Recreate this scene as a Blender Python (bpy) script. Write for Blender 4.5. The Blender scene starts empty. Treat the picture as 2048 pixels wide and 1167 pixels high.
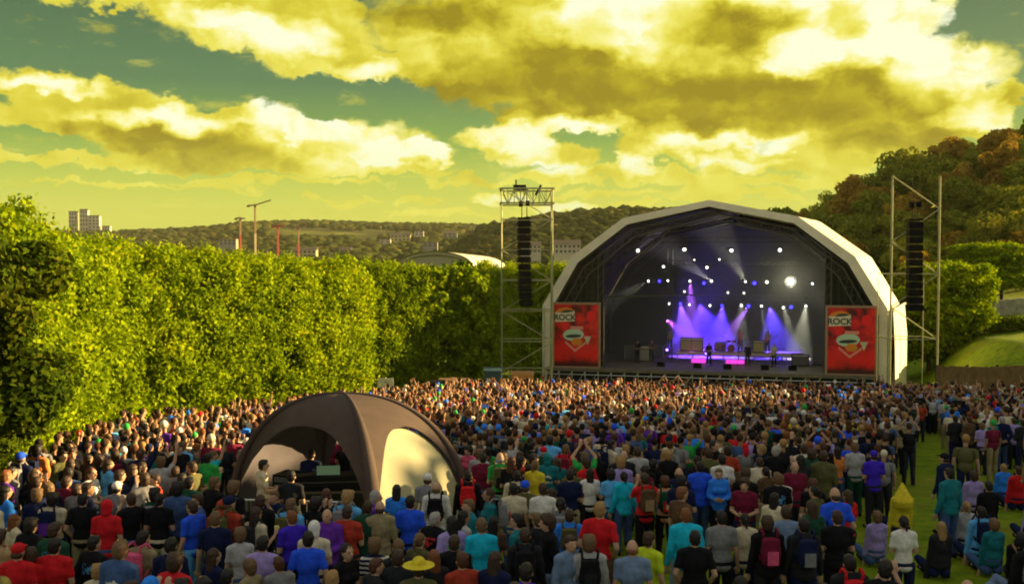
import bpy, bmesh, math, random
import numpy as np
from mathutils import Vector, Matrix
R = math.radians
rng = np.random.default_rng(7)
rnd = random.Random(11)
sc = bpy.context.scene
col = sc.collection

# ---------------------------------------------------------------- camera
cam_d = bpy.data.cameras.new('camera'); cam = bpy.data.objects.new('camera', cam_d); col.objects.link(cam)
cam_d.sensor_width = 36; cam_d.lens = 35; cam_d.clip_start = .1; cam_d.clip_end = 9000
cam.location = (0, 0, 0); cam.rotation_euler = (R(90 - 2.114), 0, 0)
sc.camera = cam
sc.view_settings.view_transform = 'Standard'; sc.view_settings.look = 'None'
sc.view_settings.exposure = 1.75; sc.view_settings.gamma = 1
sc.cycles.use_denoising = True
sc.cycles.max_bounces = 6; sc.cycles.diffuse_bounces = 3; sc.cycles.transparent_max_bounces = 8
sc.cycles.volume_bounces = 0; sc.cycles.filter_width = 1.9; sc.cycles.sample_clamp_indirect = 4
SUN_AZ, SUN_EL = R(74.0), R(15.2)      # azimuth from +Y towards +X

# ---------------------------------------------------------------- node helpers
class NT:
    def __init__(s, tree): s.t = tree; s.n = tree.nodes; s.l = tree.links
    def node(s, typ, **kw):
        n = s.n.new(typ)
        for k, v in kw.items(): setattr(n, k, v)
        return n
    def put(s, sock, v):
        if isinstance(v, bpy.types.NodeSocket): s.l.new(v, sock)
        else: sock.default_value = v
    def math(s, op, a, b=None, c=None, clamp=False):
        n = s.node('ShaderNodeMath', operation=op, use_clamp=clamp)
        s.put(n.inputs[0], a)
        if b is not None: s.put(n.inputs[1], b)
        if c is not None: s.put(n.inputs[2], c)
        return n.outputs[0]
    def vec(s, op, a, b=None, c=None, out=0):
        n = s.node('ShaderNodeVectorMath', operation=op)
        s.put(n.inputs[0], a)
        if b is not None:
            s.put(n.inputs['Scale'] if op == 'SCALE' else n.inputs[1], b)
        if c is not None: s.put(n.inputs[2], c)
        return n.outputs[out]
    def noise(s, v, scale, detail=4, rough=.55, out=0, dist=0):
        n = s.node('ShaderNodeTexNoise')
        if v is not None: s.put(n.inputs['Vector'], v)
        n.inputs['Scale'].default_value = scale; n.inputs['Detail'].default_value = detail
        n.inputs['Roughness'].default_value = rough; n.inputs['Distortion'].default_value = dist
        return n.outputs[out]
    def noise2(s, v, scale, detail=4, rough=.55, out=0):
        n = s.node('ShaderNodeTexNoise', noise_dimensions='2D'); s.put(n.inputs['Vector'], v)
        n.inputs['Scale'].default_value = scale; n.inputs['Detail'].default_value = detail; n.inputs['Roughness'].default_value = rough
        return n.outputs[out]
    def billow(s, v, scale, detail=2):
        n = s.node('ShaderNodeTexVoronoi', voronoi_dimensions='2D', feature='F1', normalize=True); s.put(n.inputs['Vector'], v)
        n.inputs['Scale'].default_value = scale; n.inputs['Detail'].default_value = detail; n.inputs['Roughness'].default_value = .5
        d = n.outputs['Distance']; return s.math('MULTIPLY_ADD', s.math('MULTIPLY', d, d), -2.2, 1.0)
    def sstep(s, v, a, b, lo=0., hi=1.):
        n = s.node('ShaderNodeMapRange', interpolation_type='SMOOTHSTEP')
        s.put(n.inputs[0], v); n.inputs[1].default_value = a; n.inputs[2].default_value = b
        n.inputs[3].default_value = lo; n.inputs[4].default_value = hi
        return n.outputs[0]
    def mix(s, f, a, b, typ='MIX'):
        n = s.node('ShaderNodeMix', data_type='RGBA', blend_type=typ)
        s.put(n.inputs[0], f)
        for i, v in ((6, a), (7, b)):
            if not isinstance(v, bpy.types.NodeSocket): v = (*v, 1) if len(v) == 3 else v
            s.put(n.inputs[i], v)
        return n.outputs[2]
    def ramp(s, f, stops, interp='LINEAR'):
        n = s.node('ShaderNodeValToRGB'); cr = n.color_ramp; cr.interpolation = interp
        while len(cr.elements) < len(stops): cr.elements.new(.5)
        for e, (p, c) in zip(cr.elements, stops): e.position = p; e.color = (*c, 1)
        s.put(n.inputs[0], f)
        return n.outputs[0]

def srgb(r, g, b):
    return tuple(((c / 255 / 12.92) if c / 255 <= .04045 else ((c / 255 + .055) / 1.055) ** 2.4) for c in (r, g, b))

# ---------------------------------------------------------------- world: nishita sky with drifting cumulus
F = 1991.0
def uv(px, py): return (math.atan((px - 1024) / F), math.atan((510 - py) / F))
w = bpy.data.worlds.new('World'); sc.world = w; w.use_nodes = True
W = NT(w.node_tree); W.n.clear()
MASS = [(60,10,170,32),(330,20,190,50),(180,30,110,35),(470,70,150,52),(600,100,150,60),(700,140,110,40),(560,30,190,40),(980,80,330,120),(900,150,180,40),(1280,90,330,150),(1320,190,480,60),
 (1640,100,240,120),(1770,50,110,70),(1900,180,130,75),(1500,240,500,40),(60,200,170,28),(200,225,150,34),(130,262,200,42),(330,275,250,60),(520,275,190,60),(700,290,190,58),(620,320,260,30),(855,312,75,26),(480,320,240,28),
 (1010,280,105,42),(1130,240,150,34),(1110,312,100,34),(1262,328,45,24),(1350,290,120,44),(1460,262,190,44),(1520,325,150,26),(1720,285,200,48),(1900,270,130,46),(1650,320,150,20),
 (1000,400,80,14),(1120,418,110,18),(1420,378,80,20),(1290,412,60,12),(300,338,420,14),(700,345,260,12),(622,406,30,10),(845,402,70,12),(700,408,60,8),(1200,385,160,12),(2040,225,40,28),(1250,350,260,16),(1000,360,200,10),(560,365,260,9),(1480,395,160,14),(1560,365,180,16),(900,432,160,9),(300,378,260,7),(1750,345,140,14)]
LIT = [(700,295,120,48),(570,245,85,28),(640,262,60,24),(860,305,40,22),(800,310,90,24),(1270,30,130,80),(1180,50,90,50),(1640,112,110,48),(1590,130,60,30),(1800,60,90,95),(1850,150,75,75),(1940,190,65,50),(1010,272,70,26),(1060,300,45,30),
 (1262,328,36,20),(1370,292,70,22),(1440,288,34,26),(1120,418,80,14),(1000,402,50,10),(1950,262,60,24),(560,90,110,34),(740,150,60,22),(430,55,70,22),(330,255,130,18),(100,200,90,12),(1160,250,100,20),(1480,330,70,14),(1100,340,60,16),(1640,20,160,40),(1540,300,60,14)]
DARK = [(1480,185,300,26),(1640,235,280,30),(1300,215,300,24),(1090,160,180,34),(1150,90,70,44),(1500,78,70,40),(1700,60,30,26),(480,315,160,26),(880,40,110,26),(1000,200,180,18),(1780,295,90,22),(250,290,120,20),(1420,60,90,30)]
def cloud_group():
    g = bpy.data.node_groups.new('cloud_field', 'ShaderNodeTree')
    g.interface.new_socket('Vector', in_out='INPUT', socket_type='NodeSocketVector')
    for o in ('Mass', 'Lit', 'Dark', 'Fine'): g.interface.new_socket(o, in_out='OUTPUT', socket_type='NodeSocketFloat')
    G = NT(g); gi = G.node('NodeGroupInput'); go = G.node('NodeGroupOutput')
    p = gi.outputs[0]
    warp = G.vec('SUBTRACT', G.noise2(G.vec('MULTIPLY', p, (1, 1.5, 1)), 20, 4, .6, out=1), (.5, .5, .5))
    q = G.vec('MULTIPLY_ADD', warp, (.06, .042, 0), p)
    def field(lst, grow=1.04):
        acc = None
        for (x, y, rx, ry) in lst:
            u, v = uv(x, y); iu, iv = F / (rx * grow), F / (ry * grow)
            m = G.vec('MULTIPLY_ADD', q, (iu, iv, 0), (-u * iu, -v * iv, 0))
            d = G.vec('DOT_PRODUCT', m, m, out=1)
            k = G.math('MULTIPLY_ADD', d, -1.0, 1.0, clamp=True)
            acc = k if acc is None else G.math('ADD', acc, k)
        return acc
    fine = G.math('ADD', G.math('MULTIPLY', G.billow(G.vec('MULTIPLY', q, (1, 1.4, 1)), 22, 2), .55), G.math('MULTIPLY', G.noise2(q, 30, 5, .6), .5))
    mass = field(MASS)
    # open sky away from the photographed part keeps clouds of its own
    sep = G.node('ShaderNodeSeparateXYZ'); G.put(sep.inputs[0], p)
    side = G.sstep(G.math('ABSOLUTE', sep.outputs[0]), .5, .8)
    up = G.sstep(sep.outputs[1], .27, .45)
    far = G.math('MULTIPLY', G.math('MAXIMUM', side, up), G.sstep(G.noise2(p, 5, 3), .45, .7, 0, 1.2))
    G.put(go.inputs[0], G.math('ADD', mass, far)); G.put(go.inputs[1], field(LIT, 1.3)); G.put(go.inputs[2], field(DARK, 1.6)); G.put(go.inputs[3], fine)
    return g
cg = cloud_group()
tc = W.node('ShaderNodeTexCoord'); sp = W.node('ShaderNodeSeparateXYZ'); W.put(sp.inputs[0], tc.outputs['Generated'])
az = W.math('ARCTAN2', sp.outputs[0], sp.outputs[1]); el = W.math('ARCSINE', sp.outputs[2])
cb = W.node('ShaderNodeCombineXYZ'); W.put(cb.inputs[0], az); W.put(cb.inputs[1], el)
gA = W.node('ShaderNodeGroup'); gA.node_tree = cg; W.put(gA.inputs[0], cb.outputs[0])
q0 = W.vec('MULTIPLY', cb.outputs[0], (1, 1.4, 1))
q0 = W.vec('MULTIPLY_ADD', W.vec('SUBTRACT', W.noise2(q0, 24, 4, .6, out=1), (.5, .5, .5)), (.04, .04, 0), q0)
relief = W.math('SUBTRACT', W.billow(q0, 13, 3), W.billow(W.vec('ADD', q0, (.012, .014, 0)), 13, 3))
mass, lit, dark, fine = gA.outputs
dens = W.math('ADD', W.math('MINIMUM', mass, .8), W.math('MULTIPLY_ADD', fine, .9, -.60))
wisp = W.sstep(W.noise2(W.vec('MULTIPLY', cb.outputs[0], (1, 3.2, 1)), 16, 5, .62), .56, .80, 0, .55)
alpha = W.math('MAXIMUM', W.sstep(dens, .16, .62), wisp)
sh = W.math('MULTIPLY_ADD', relief, .66, .47)
sh = W.math('MULTIPLY_ADD', fine, .30, W.math('SUBTRACT', sh, .19))
sh = W.math('SUBTRACT', sh, W.math('MULTIPLY', W.sstep(dens, .4, 1.1), .08))
sh = W.math('ADD', sh, W.math('MULTIPLY', W.math('MINIMUM', lit, 1.0), .60))
sh = W.math('SUBTRACT', sh, W.math('MULTIPLY', W.math('MINIMUM', dark, 1.0), .38))
ccol = W.ramp(sh, [(.0, srgb(150,134,28)), (.2, srgb(184,170,36)), (.42, srgb(218,206,62)), (.6, srgb(236,228,98)), (.78, srgb(248,242,150)), (1.0, srgb(250,254,218))])
skyc = W.ramp(W.math('MULTIPLY', el, 1 / .30, clamp=True), [(.0, srgb(214,212,88)), (.12, srgb(208,214,82)), (.25, srgb(176,200,76)), (.38, srgb(120,164,74)), (.55, srgb(72,122,84)), (.8, srgb(52,98,74)), (1.0, srgb(40,84,70))])
nis = W.node('ShaderNodeTexSky', sky_type='NISHITA', sun_disc=False); nis.sun_elevation = SUN_EL; nis.sun_rotation = SUN_AZ
nis.dust_density = 2.0
nisc = W.mix(1.0, nis.outputs[0], (.9, .75, .3), 'MULTIPLY')
bgN = W.node('ShaderNodeBackground'); W.put(bgN.inputs[0], nisc); bgN.inputs[1].default_value = .05
# overhead and behind, unseen neutral sky added to brighten and cool the shade
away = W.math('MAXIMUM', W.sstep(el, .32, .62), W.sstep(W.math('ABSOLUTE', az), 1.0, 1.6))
low = W.mix(W.sstep(el, .13, .0, 0, .65), W.mix(alpha, skyc, ccol), srgb(214,220,94))
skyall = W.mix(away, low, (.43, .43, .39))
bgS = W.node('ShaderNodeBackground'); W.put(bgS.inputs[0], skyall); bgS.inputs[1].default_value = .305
# the two are blended: the clear part keeps some of the physical sky
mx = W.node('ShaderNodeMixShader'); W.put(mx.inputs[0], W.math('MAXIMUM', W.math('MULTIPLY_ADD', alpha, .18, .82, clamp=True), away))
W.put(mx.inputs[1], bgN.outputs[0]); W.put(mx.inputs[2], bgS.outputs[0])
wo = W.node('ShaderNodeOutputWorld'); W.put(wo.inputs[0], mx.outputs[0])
w.cycles.sampling_method = 'MANUAL'; w.cycles.sample_map_resolution = 512

# ---------------------------------------------------------------- sun
sd = bpy.data.lights.new('sun', 'SUN'); so = bpy.data.objects.new('sun', sd); col.objects.link(so)
sd.energy = 5.0; sd.angle = R(.5); sd.color = (1.0, .70, .30)
dirv = Vector((math.sin(SUN_AZ) * math.cos(SUN_EL), math.cos(SUN_AZ) * math.cos(SUN_EL), math.sin(SUN_EL)))
so.rotation_euler = dirv.to_track_quat('Z', 'Y').to_euler()

# ---------------------------------------------------------------- object helpers
def tag(o, label=None, cat=None, group=None, kind=None):
    if label: o['label'] = label
    if cat: o['category'] = cat
    if group: o['group'] = group
    if kind: o['kind'] = kind
    return o
def empty(name, loc=(0, 0, 0), rz=0.0):
    o = bpy.data.objects.new(name, None); o.location = loc; o.rotation_euler = (0, 0, rz); o.empty_display_size = .3
    col.objects.link(o); return o
class MB:
    def __init__(s): s.v = []; s.f = []; s.m = []; s.mi = 0
    def add(s, vs, fs):
        b = len(s.v); s.v += [tuple(v) for v in vs]; s.f += [tuple(i + b for i in f) for f in fs]; s.m += [s.mi] * len(fs)
    def box(s, c, d, rz=0.0, M=None):
        x, y, z = (k / 2 for k in d); P = [(-x,-y,-z),(x,-y,-z),(x,y,-z),(-x,y,-z),(-x,-y,z),(x,-y,z),(x,y,z),(-x,y,z)]
        cr, sr = math.cos(rz), math.sin(rz); out = []
        for p in P:
            q = (p[0]*cr - p[1]*sr + c[0], p[0]*sr + p[1]*cr + c[1], p[2] + c[2]); out.append(q)
        s.add(out, [(0,3,2,1),(4,5,6,7),(0,1,5,4),(1,2,6,5),(2,3,7,6),(3,0,4,7)])
    def bar(s, a, b, r, n=6, r2=None, cap=True):
        a = Vector(a); b = Vector(b); d = (b - a); L = d.length
        if L < 1e-6: return
        d.normalize(); u = d.orthogonal().normalized(); v = d.cross(u); r2 = r if r2 is None else r2
        vs = []
        for (c, rr) in ((a, r), (b, r2)):
            for k in range(n):
                t = 2 * math.pi * k / n; vs.append(c + u * math.cos(t) * rr + v * math.sin(t) * rr)
        fs = [(k, (k + 1) % n, n + (k + 1) % n, n + k) for k in range(n)]
        if cap: fs += [tuple(reversed(range(n))), tuple(range(n, 2 * n))]
        s.add(vs, fs)
    def path(s, pts, r, n=6):
        for a, b in zip(pts[:-1], pts[1:]): s.bar(a, b, r, n)
    def ball(s, c, r, nu=10, nv=7):
        rx, ry, rz = (r, r, r) if isinstance(r, (int, float)) else r
        vs = [(c[0], c[1], c[2] - rz)]
        for j in range(1, nv):
            t = -math.pi/2 + math.pi * j / nv
            for i in range(nu):
                a = 2 * math.pi * i / nu; vs.append((c[0] + rx*math.cos(t)*math.cos(a), c[1] + ry*math.cos(t)*math.sin(a), c[2] + rz*math.sin(t)))
        vs.append((c[0], c[1], c[2] + rz)); fs = []
        for i in range(nu): fs.append((0, 1 + (i+1) % nu, 1 + i))
        for j in range(nv - 2):
            for i in range(nu):
                a = 1 + j*nu + i; b = 1 + j*nu + (i+1) % nu; fs.append((a, b, b + nu, a + nu))
        L = len(vs) - 1
        for i in range(nu): fs.append((L, L - nu + i, L - nu + (i+1) % nu))
        s.add(vs, fs)
    def quad(s, a, b, c, d): s.add([a, b, c, d], [(0, 1, 2, 3)])
    def mesh(s, name, mats, smooth=False):
        me = bpy.data.meshes.new(name); me.from_pydata(s.v, [], s.f)
        for m in (mats if isinstance(mats, (list, tuple)) else [mats]): me.materials.append(m)
        if max(s.m, default=0): me.polygons.foreach_set('material_index', s.m)
        if smooth: me.polygons.foreach_set('use_smooth', [True] * len(s.f))
        me.update(); return me
    def build(s, name, mats, parent=None, smooth=False, loc=None):
        o = bpy.data.objects.new(name, s.mesh(name, mats, smooth)); col.objects.link(o)
        if parent: o.parent = parent
        if loc: o.location = loc
        return o
def np_mesh(name, V, Fq, mats, smooth=False, attr=None):
    """V (n,3), Fq (m,k) constant polygon size k"""
    me = bpy.data.meshes.new(name); n, (m, k) = len(V), Fq.shape
    me.vertices.add(n); me.vertices.foreach_set('co', V.astype(np.float32).ravel())
    me.loops.add(m * k); me.loops.foreach_set('vertex_index', Fq.astype(np.int32).ravel())
    me.polygons.add(m); me.polygons.foreach_set('loop_start', np.arange(0, m * k, k, dtype=np.int32))
    if smooth: me.polygons.foreach_set('use_smooth', np.ones(m, dtype=bool))
    for mt in (mats if isinstance(mats, (list, tuple)) else [mats]): me.materials.append(mt)
    if attr is not None:
        a = me.color_attributes.new('Col', 'FLOAT_COLOR', 'POINT'); a.data.foreach_set('color', attr.astype(np.float32).ravel())
    me.update(calc_edges=True); return me
def obj(name, me, parent=None, loc=None, rz=None):
    o = bpy.data.objects.new(name, me); col.objects.link(o)
    if parent: o.parent = parent
    if loc is not None: o.location = loc
    if rz is not None: o.rotation_euler = (0, 0, rz)
    return o

# ---------------------------------------------------------------- materials
def mat(name, base, rough=.7, metal=0.0, noise=None, bump=0.0, bscale=20, spec=.4, emit=None, estr=0):
    m = bpy.data.materials.new(name); m.use_nodes = True; T = NT(m.node_tree); b = T.n['Principled BSDF']
    b.inputs['Roughness'].default_value = rough; b.inputs['Metallic'].default_value = metal; b.inputs['Specular IOR Level'].default_value = spec
    tcn = T.node('ShaderNodeTexCoord').outputs['Object']
    if noise:
        sc_, amt = noise; n = T.noise(tcn, sc_, 5, .6)
        d = tuple(c * (1 - amt) for c in base); l = tuple(min(1, c * (1 + amt * .6)) for c in base)
        T.put(b.inputs['Base Color'], T.ramp(n, [(.3, d), (.7, l)]))
    else: b.inputs['Base Color'].default_value = (*base, 1)
    if bump:
        bn = T.node('ShaderNodeBump'); bn.inputs['Strength'].default_value = bump; bn.inputs['Distance'].default_value = .02
        T.put(bn.inputs['Height'], T.noise(tcn, bscale, 4)); T.put(b.inputs['Normal'], bn.outputs[0])
    if emit: b.inputs['Emission Color'].default_value = (*emit, 1); b.inputs['Emission Strength'].default_value = estr
    return m
def leaf_mat(name, stops, transl=.35, objvar=.35):
    m = bpy.data.materials.new(name); m.use_nodes = True; T = NT(m.node_tree); T.n.clear()
    geo = T.node('ShaderNodeNewGeometry'); oi = T.node('ShaderNodeObjectInfo')
    pos = T.node('ShaderNodeTexCoord').outputs['Object']
    f = T.math('MULTIPLY', geo.outputs['Random Per Island'], .45)
    f = T.math('ADD', f, T.math('MULTIPLY', oi.outputs['Random'], objvar))
    f = T.math('ADD', f, T.math('MULTIPLY_ADD', T.noise(pos, .45, 3), 1.1, -.45))
    c = T.ramp(f, stops)
    d = T.node('ShaderNodeBsdfDiffuse'); T.put(d.inputs[0], c)
    t = T.node('ShaderNodeBsdfTranslucent'); T.put(t.inputs[0], T.mix(1, c, (1.15, 1.1, .5), 'MULTIPLY'))
    mx = T.node('ShaderNodeMixShader'); mx.inputs[0].default_value = transl
    T.put(mx.inputs[1], d.outputs[0]); T.put(mx.inputs[2], t.outputs[0])
    o = T.node('ShaderNodeOutputMaterial'); T.put(o.inputs[0], mx.outputs[0]); return m
M_hedge = leaf_mat('hedge_leaves', [(.05, (.07,.13,.006)), (.35, (.20,.29,.008)), (.6, (.33,.42,.010)), (.85, (.48,.43,.012)), (1, (.48,.30,.012))], .36, .12)
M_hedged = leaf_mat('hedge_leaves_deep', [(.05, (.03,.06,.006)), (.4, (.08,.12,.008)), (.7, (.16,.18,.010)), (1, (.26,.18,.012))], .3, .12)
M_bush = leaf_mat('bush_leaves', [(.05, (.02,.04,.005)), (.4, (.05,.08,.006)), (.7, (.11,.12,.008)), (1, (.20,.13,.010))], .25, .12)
M_wood_g = leaf_mat('wood_green', [(.1, (.12,.16,.02)), (.5, (.24,.27,.03)), (.8, (.38,.36,.04)), (1, (.42,.32,.05))], .25)
M_wood_r = leaf_mat('wood_russet', [(.1, (.20,.14,.02)), (.5, (.36,.23,.035)), (.8, (.46,.31,.04)), (1, (.42,.38,.05))], .25)
M_bark = mat('bark', (.06,.045,.03), .9, noise=(8, .5), bump=.5)
M_white = mat('white_membrane', (.80,.75,.56), .45, noise=(.6, .16), bump=.15, bscale=3)
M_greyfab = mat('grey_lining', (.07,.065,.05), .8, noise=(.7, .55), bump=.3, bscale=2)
M_blackfab = mat('black_drape', (.012,.014,.012), .9, noise=(1.2, .5), bump=.3, bscale=4)
M_alu = mat('aluminium', (.55,.55,.50), .35, .9)
M_galv = mat('galvanised_steel', (.62,.62,.42), .5, .3, noise=(3, .3))
M_black = mat('black_plastic', (.008,.008,.009), .8, spec=.1)
M_deck = mat('stage_deck', (.16,.14,.10), .6, noise=(1.5, .4))
M_red = mat('banner_red', (.62,.006,.008), .5, noise=(1.2, .45))

# ---------------------------------------------------------------- terrain
def S(t): t = np.clip(t, 0, 1); return t * t * (3 - 2 * t)
def terrain(x, y):
    x = np.asarray(x, float); y = np.asarray(y, float)
    yy = np.clip(y, -40, 82); z = -np.maximum(4.2 + .084 * yy, 5.0 + .044 * yy)
    z = z + 4.2 * S((x - .30 * y - 9) / 5) * S((y - 56) / 14)
    z = z + 2.0 * S((x - 38) / 20)
    r = np.hypot(x, y); a = np.arctan2(x, np.maximum(y, -1e9))
    wob = np.sin(a * 31) * .6 + np.sin(a * 57 + 1) * .4
    A = np.tan
    def hill(prof, r0, r1, fall):
        px = np.array([p[0] for p in prof]); ee = np.array([(510 - p[1]) / F for p in prof])
        e = np.interp(np.clip(a, -1.5, 1.5), np.arctan((px - 1024) / F), ee)
        top = r1 * e; low = -11.0
        up = low + (top - low) * S((r - r0) / (r1 - r0))
        return np.where(r > r0, np.where(r < r1, up, top + (low - top) * S((r - r1) / fall)), -99) - np.where(e < -.02, 50, 0)
    h1 = hill([(1380,680),(1460,585),(1540,535),(1640,492),(1780,450),(1880,418),(1960,382),(2048,368),(2150,372),(2400,440),(3000,490),(9000,500)], 100, 205, 300)
    h2 = hill([(820,560),(960,468),(1060,446),(1110,440),(1200,430),(1300,428),(1500,440),(1800,460)], 380, 640, 500)
    h3 = hill([(-9000,470),(200,475),(380,466),(460,456),(620,452),(800,456),(950,458),(1100,470),(1300,490)], 560, 1500, 1500)
    z = np.where(r > 95, np.maximum(z, h1), z); z = np.maximum(z, np.maximum(h2, h3))
    n = np.sin(x * .9 + 1.3 * np.sin(y * .31)) * np.sin(y * .8 + np.sin(x * .4)) * .035
    return z + n
def tz(x, y): return float(terrain(x, y))
def ground():
    t = np.linspace(-1, 1, 341); gx = 40 * t + 5200 * np.sign(t) * np.abs(t) ** 4.2
    t2 = np.linspace(0, 1, 321); gy = -60 + 190 * t2 + 5400 * t2 ** 4.5
    X, Y = np.meshgrid(gx, gy); Z = terrain(X, Y)
    V = np.stack([X, Y, Z], -1).reshape(-1, 3); nx = len(gx); i = np.arange(len(gy) - 1)[:, None] * nx + np.arange(nx - 1)[None]
    Fq = np.stack([i, i + 1, i + nx + 1, i + nx], -1).reshape(-1, 4)
    m = bpy.data.materials.new('grass_ground'); m.use_nodes = True; T = NT(m.node_tree); b = T.n['Principled BSDF']
    b.inputs['Roughness'].default_value = .95; b.inputs['Specular IOR Level'].default_value = .1
    p = T.node('ShaderNodeTexCoord').outputs['Object']
    c = T.ramp(T.noise(p, 2.2, 6, .7), [(.3, (.07,.12,.006)), (.5, (.15,.23,.006)), (.7, (.26,.29,.010))])
    c = T.mix(T.sstep(T.noise(p, .25, 4, .6), .48, .68, 0, .45), c, (.20, .16, .03))
    spz = T.node('ShaderNodeSeparateXYZ'); T.put(spz.inputs[0], p)
    far = T.sstep(T.vec('LENGTH', p, out=1), 130, 300)
    fc = T.ramp(T.noise(p, .02, 6, .65), [(.35, (.020,.030,.008)), (.5, (.045,.055,.010)), (.6, (.13,.14,.02)), (.72, (.20,.20,.04))])
    T.put(b.inputs['Base Color'], T.mix(far, c, fc))
    bn = T.node('ShaderNodeBump'); bn.inputs['Strength'].default_value = .8; bn.inputs['Distance'].default_value = .06
    T.put(bn.inputs['Height'], T.noise(p, 9, 5, .7)); T.put(b.inputs['Normal'], bn.outputs[0])
    o = obj('ground', np_mesh('ground', V, Fq, m, True)); tag(o, kind='structure')
ground()

# ---------------------------------------------------------------- foliage
def leaves(P, N, size, rs, spread=.9):
    """diamond leaves at points P, roughly facing N"""
    n = len(P); d = N + rs.normal(size=(n, 3)) * spread; d /= np.linalg.norm(d, axis=1)[:, None] + 1e-9
    h = rs.normal(size=(n, 3)); u = np.cross(d, h); u /= np.linalg.norm(u, axis=1)[:, None] + 1e-9; v = np.cross(d, u)
    s = (size * rs.uniform(.6, 1.3, n))[:, None]
    V = np.stack([P + u*s, P + v*s*.62 + d*s*.18, P - u*s, P - v*s*.62 + d*s*.18], 1).reshape(-1, 3)
    return V, np.arange(n * 4).reshape(-1, 4)
def block_crown(name, w, dp, h, seed, mt, z0=0.0, size=.15, dens=5.0, per=24, power=5.0):
    """clipped block-shaped crown made of clumps of leaves on an uneven superellipsoid shell"""
    rs = np.random.default_rng(seed); area = 2*(w + dp)*h + w*dp*2; n = int(area * dens)
    D = rs.normal(size=(n * 3, 3)); q = np.abs(D) ** power
    D = D / (q.sum(1) ** (1/power))[:, None]
    half = np.array([w/2, dp/2, h/2])
    C = D * half; keep = rs.random(len(C)) < np.clip(.33 + .1*np.abs(D[:, 0]), 0, 1); C = C[keep]; D = D[keep]
    # uneven surface: bulges, recesses and holes
    ph = rs.uniform(0, 6, 6); b = (np.sin(C[:,0]*1.5+ph[0])*np.sin(C[:,2]*1.3+ph[1]) + .7*np.sin(C[:,0]*3.1+C[:,2]*2.3+ph[2])*np.sin(C[:,1]*2+ph[3]) + .6*np.sin(C[:,2]*4.1-C[:,0]*3.3+ph[4]))
    C = C * (1 - (.045 - .045*b)[:, None]) - D * rs.exponential(.22, len(C))[:, None]
    hole = (np.sin(C[:,0]*2.3+ph[5])*np.sin(C[:,2]*2.1+ph[0]+C[:,1]) > .50) & (rs.random(len(C)) < .9)
    C = C[~hole]; D = D[~hole]
    nrm = (D * np.abs(D) ** 3) ; nrm /= np.linalg.norm(nrm, axis=1)[:, None] + 1e-9
    k = per; o = rs.normal(size=(len(C), k, 3)) * np.array([.2, .2, .17]); P = (C[:, None] + o).reshape(-1, 3)
    Nn = (nrm[:, None] * 1.0 + o * 3.0).reshape(-1, 3); Nn[:, 2] += .35
    Nn /= np.linalg.norm(Nn, axis=1)[:, None] + 1e-9
    # inner filling so that the crown is not a hollow shell
    m = int(n * 6); I = rs.uniform(-1, 1, (m, 3)) * half * .82
    P = np.vstack([P, I]); Nn = np.vstack([Nn, rs.normal(size=(m, 3))])
    V, Fq = leaves(P, Nn, size, rs); V[:, 2] += z0 + h/2
    return np_mesh(name, V, Fq, mt)
def round_crown(name, seed, mt, rad=3.6, ht=7.0, z0=2.0, nl=7000, size=.3):
    rs = np.random.default_rng(seed); nc = 60; C = rs.normal(size=(nc, 3)); C /= np.linalg.norm(C, axis=1)[:, None]
    C *= rs.uniform(.35, .9, nc)[:, None] * np.array([rad, rad, ht/2]); rr = rs.uniform(.35, 1.25, nc) * rad/3.6
    idx = rs.integers(0, nc, nl); d = rs.normal(size=(nl, 3)); d /= np.linalg.norm(d, axis=1)[:, None]; d[:, 2] = d[:, 2]*.8 + .15
    P = C[idx] + d * (rr[idx] * rs.uniform(.75, 1.08, nl))[:, None]; P[:, 2] += z0 + ht/2
    V, Fq = leaves(P, d, size, rs, .6); return np_mesh(name, V, Fq, mt)
def trunk_mesh(name, h, r, seed, limbs=5, spread=1.6):
    rs = random.Random(seed); mb = MB(); p = Vector((0, 0, -.3)); rad = r
    pts = [p]
    for k in range(4): p = p + Vector((rs.uniform(-.12, .12), rs.uniform(-.12, .12), h/4)); pts.append(p)
    for k in range(4): mb.bar(pts[k], pts[k+1], rad*(1-.16*k), 8, rad*(1-.16*(k+1)), cap=False)
    for k in range(limbs):
        a = rs.uniform(0, 6.28); b = pts[2 + k % 3]; e = b + Vector((math.cos(a)*spread, math.sin(a)*spread, rs.uniform(.8, 2.2)))
        mb.bar(b, e, r*.4, 6, r*.15); e2 = e + Vector((math.cos(a+.5)*spread*.5, math.sin(a+.5)*spread*.5, 1.2)); mb.bar(e, e2, r*.15, 5, r*.05)
    return mb.mesh(name, M_bark, True)

def stand_tree(name, x, y, crown, trunk, rz, s=(1, 1, 1), **kw):
    t = empty(name, (x, y, tz(x, y)), rz); t.scale = s; obj('crown', crown, t); obj('trunk', trunk, t); tag(t, **kw); return t
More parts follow.
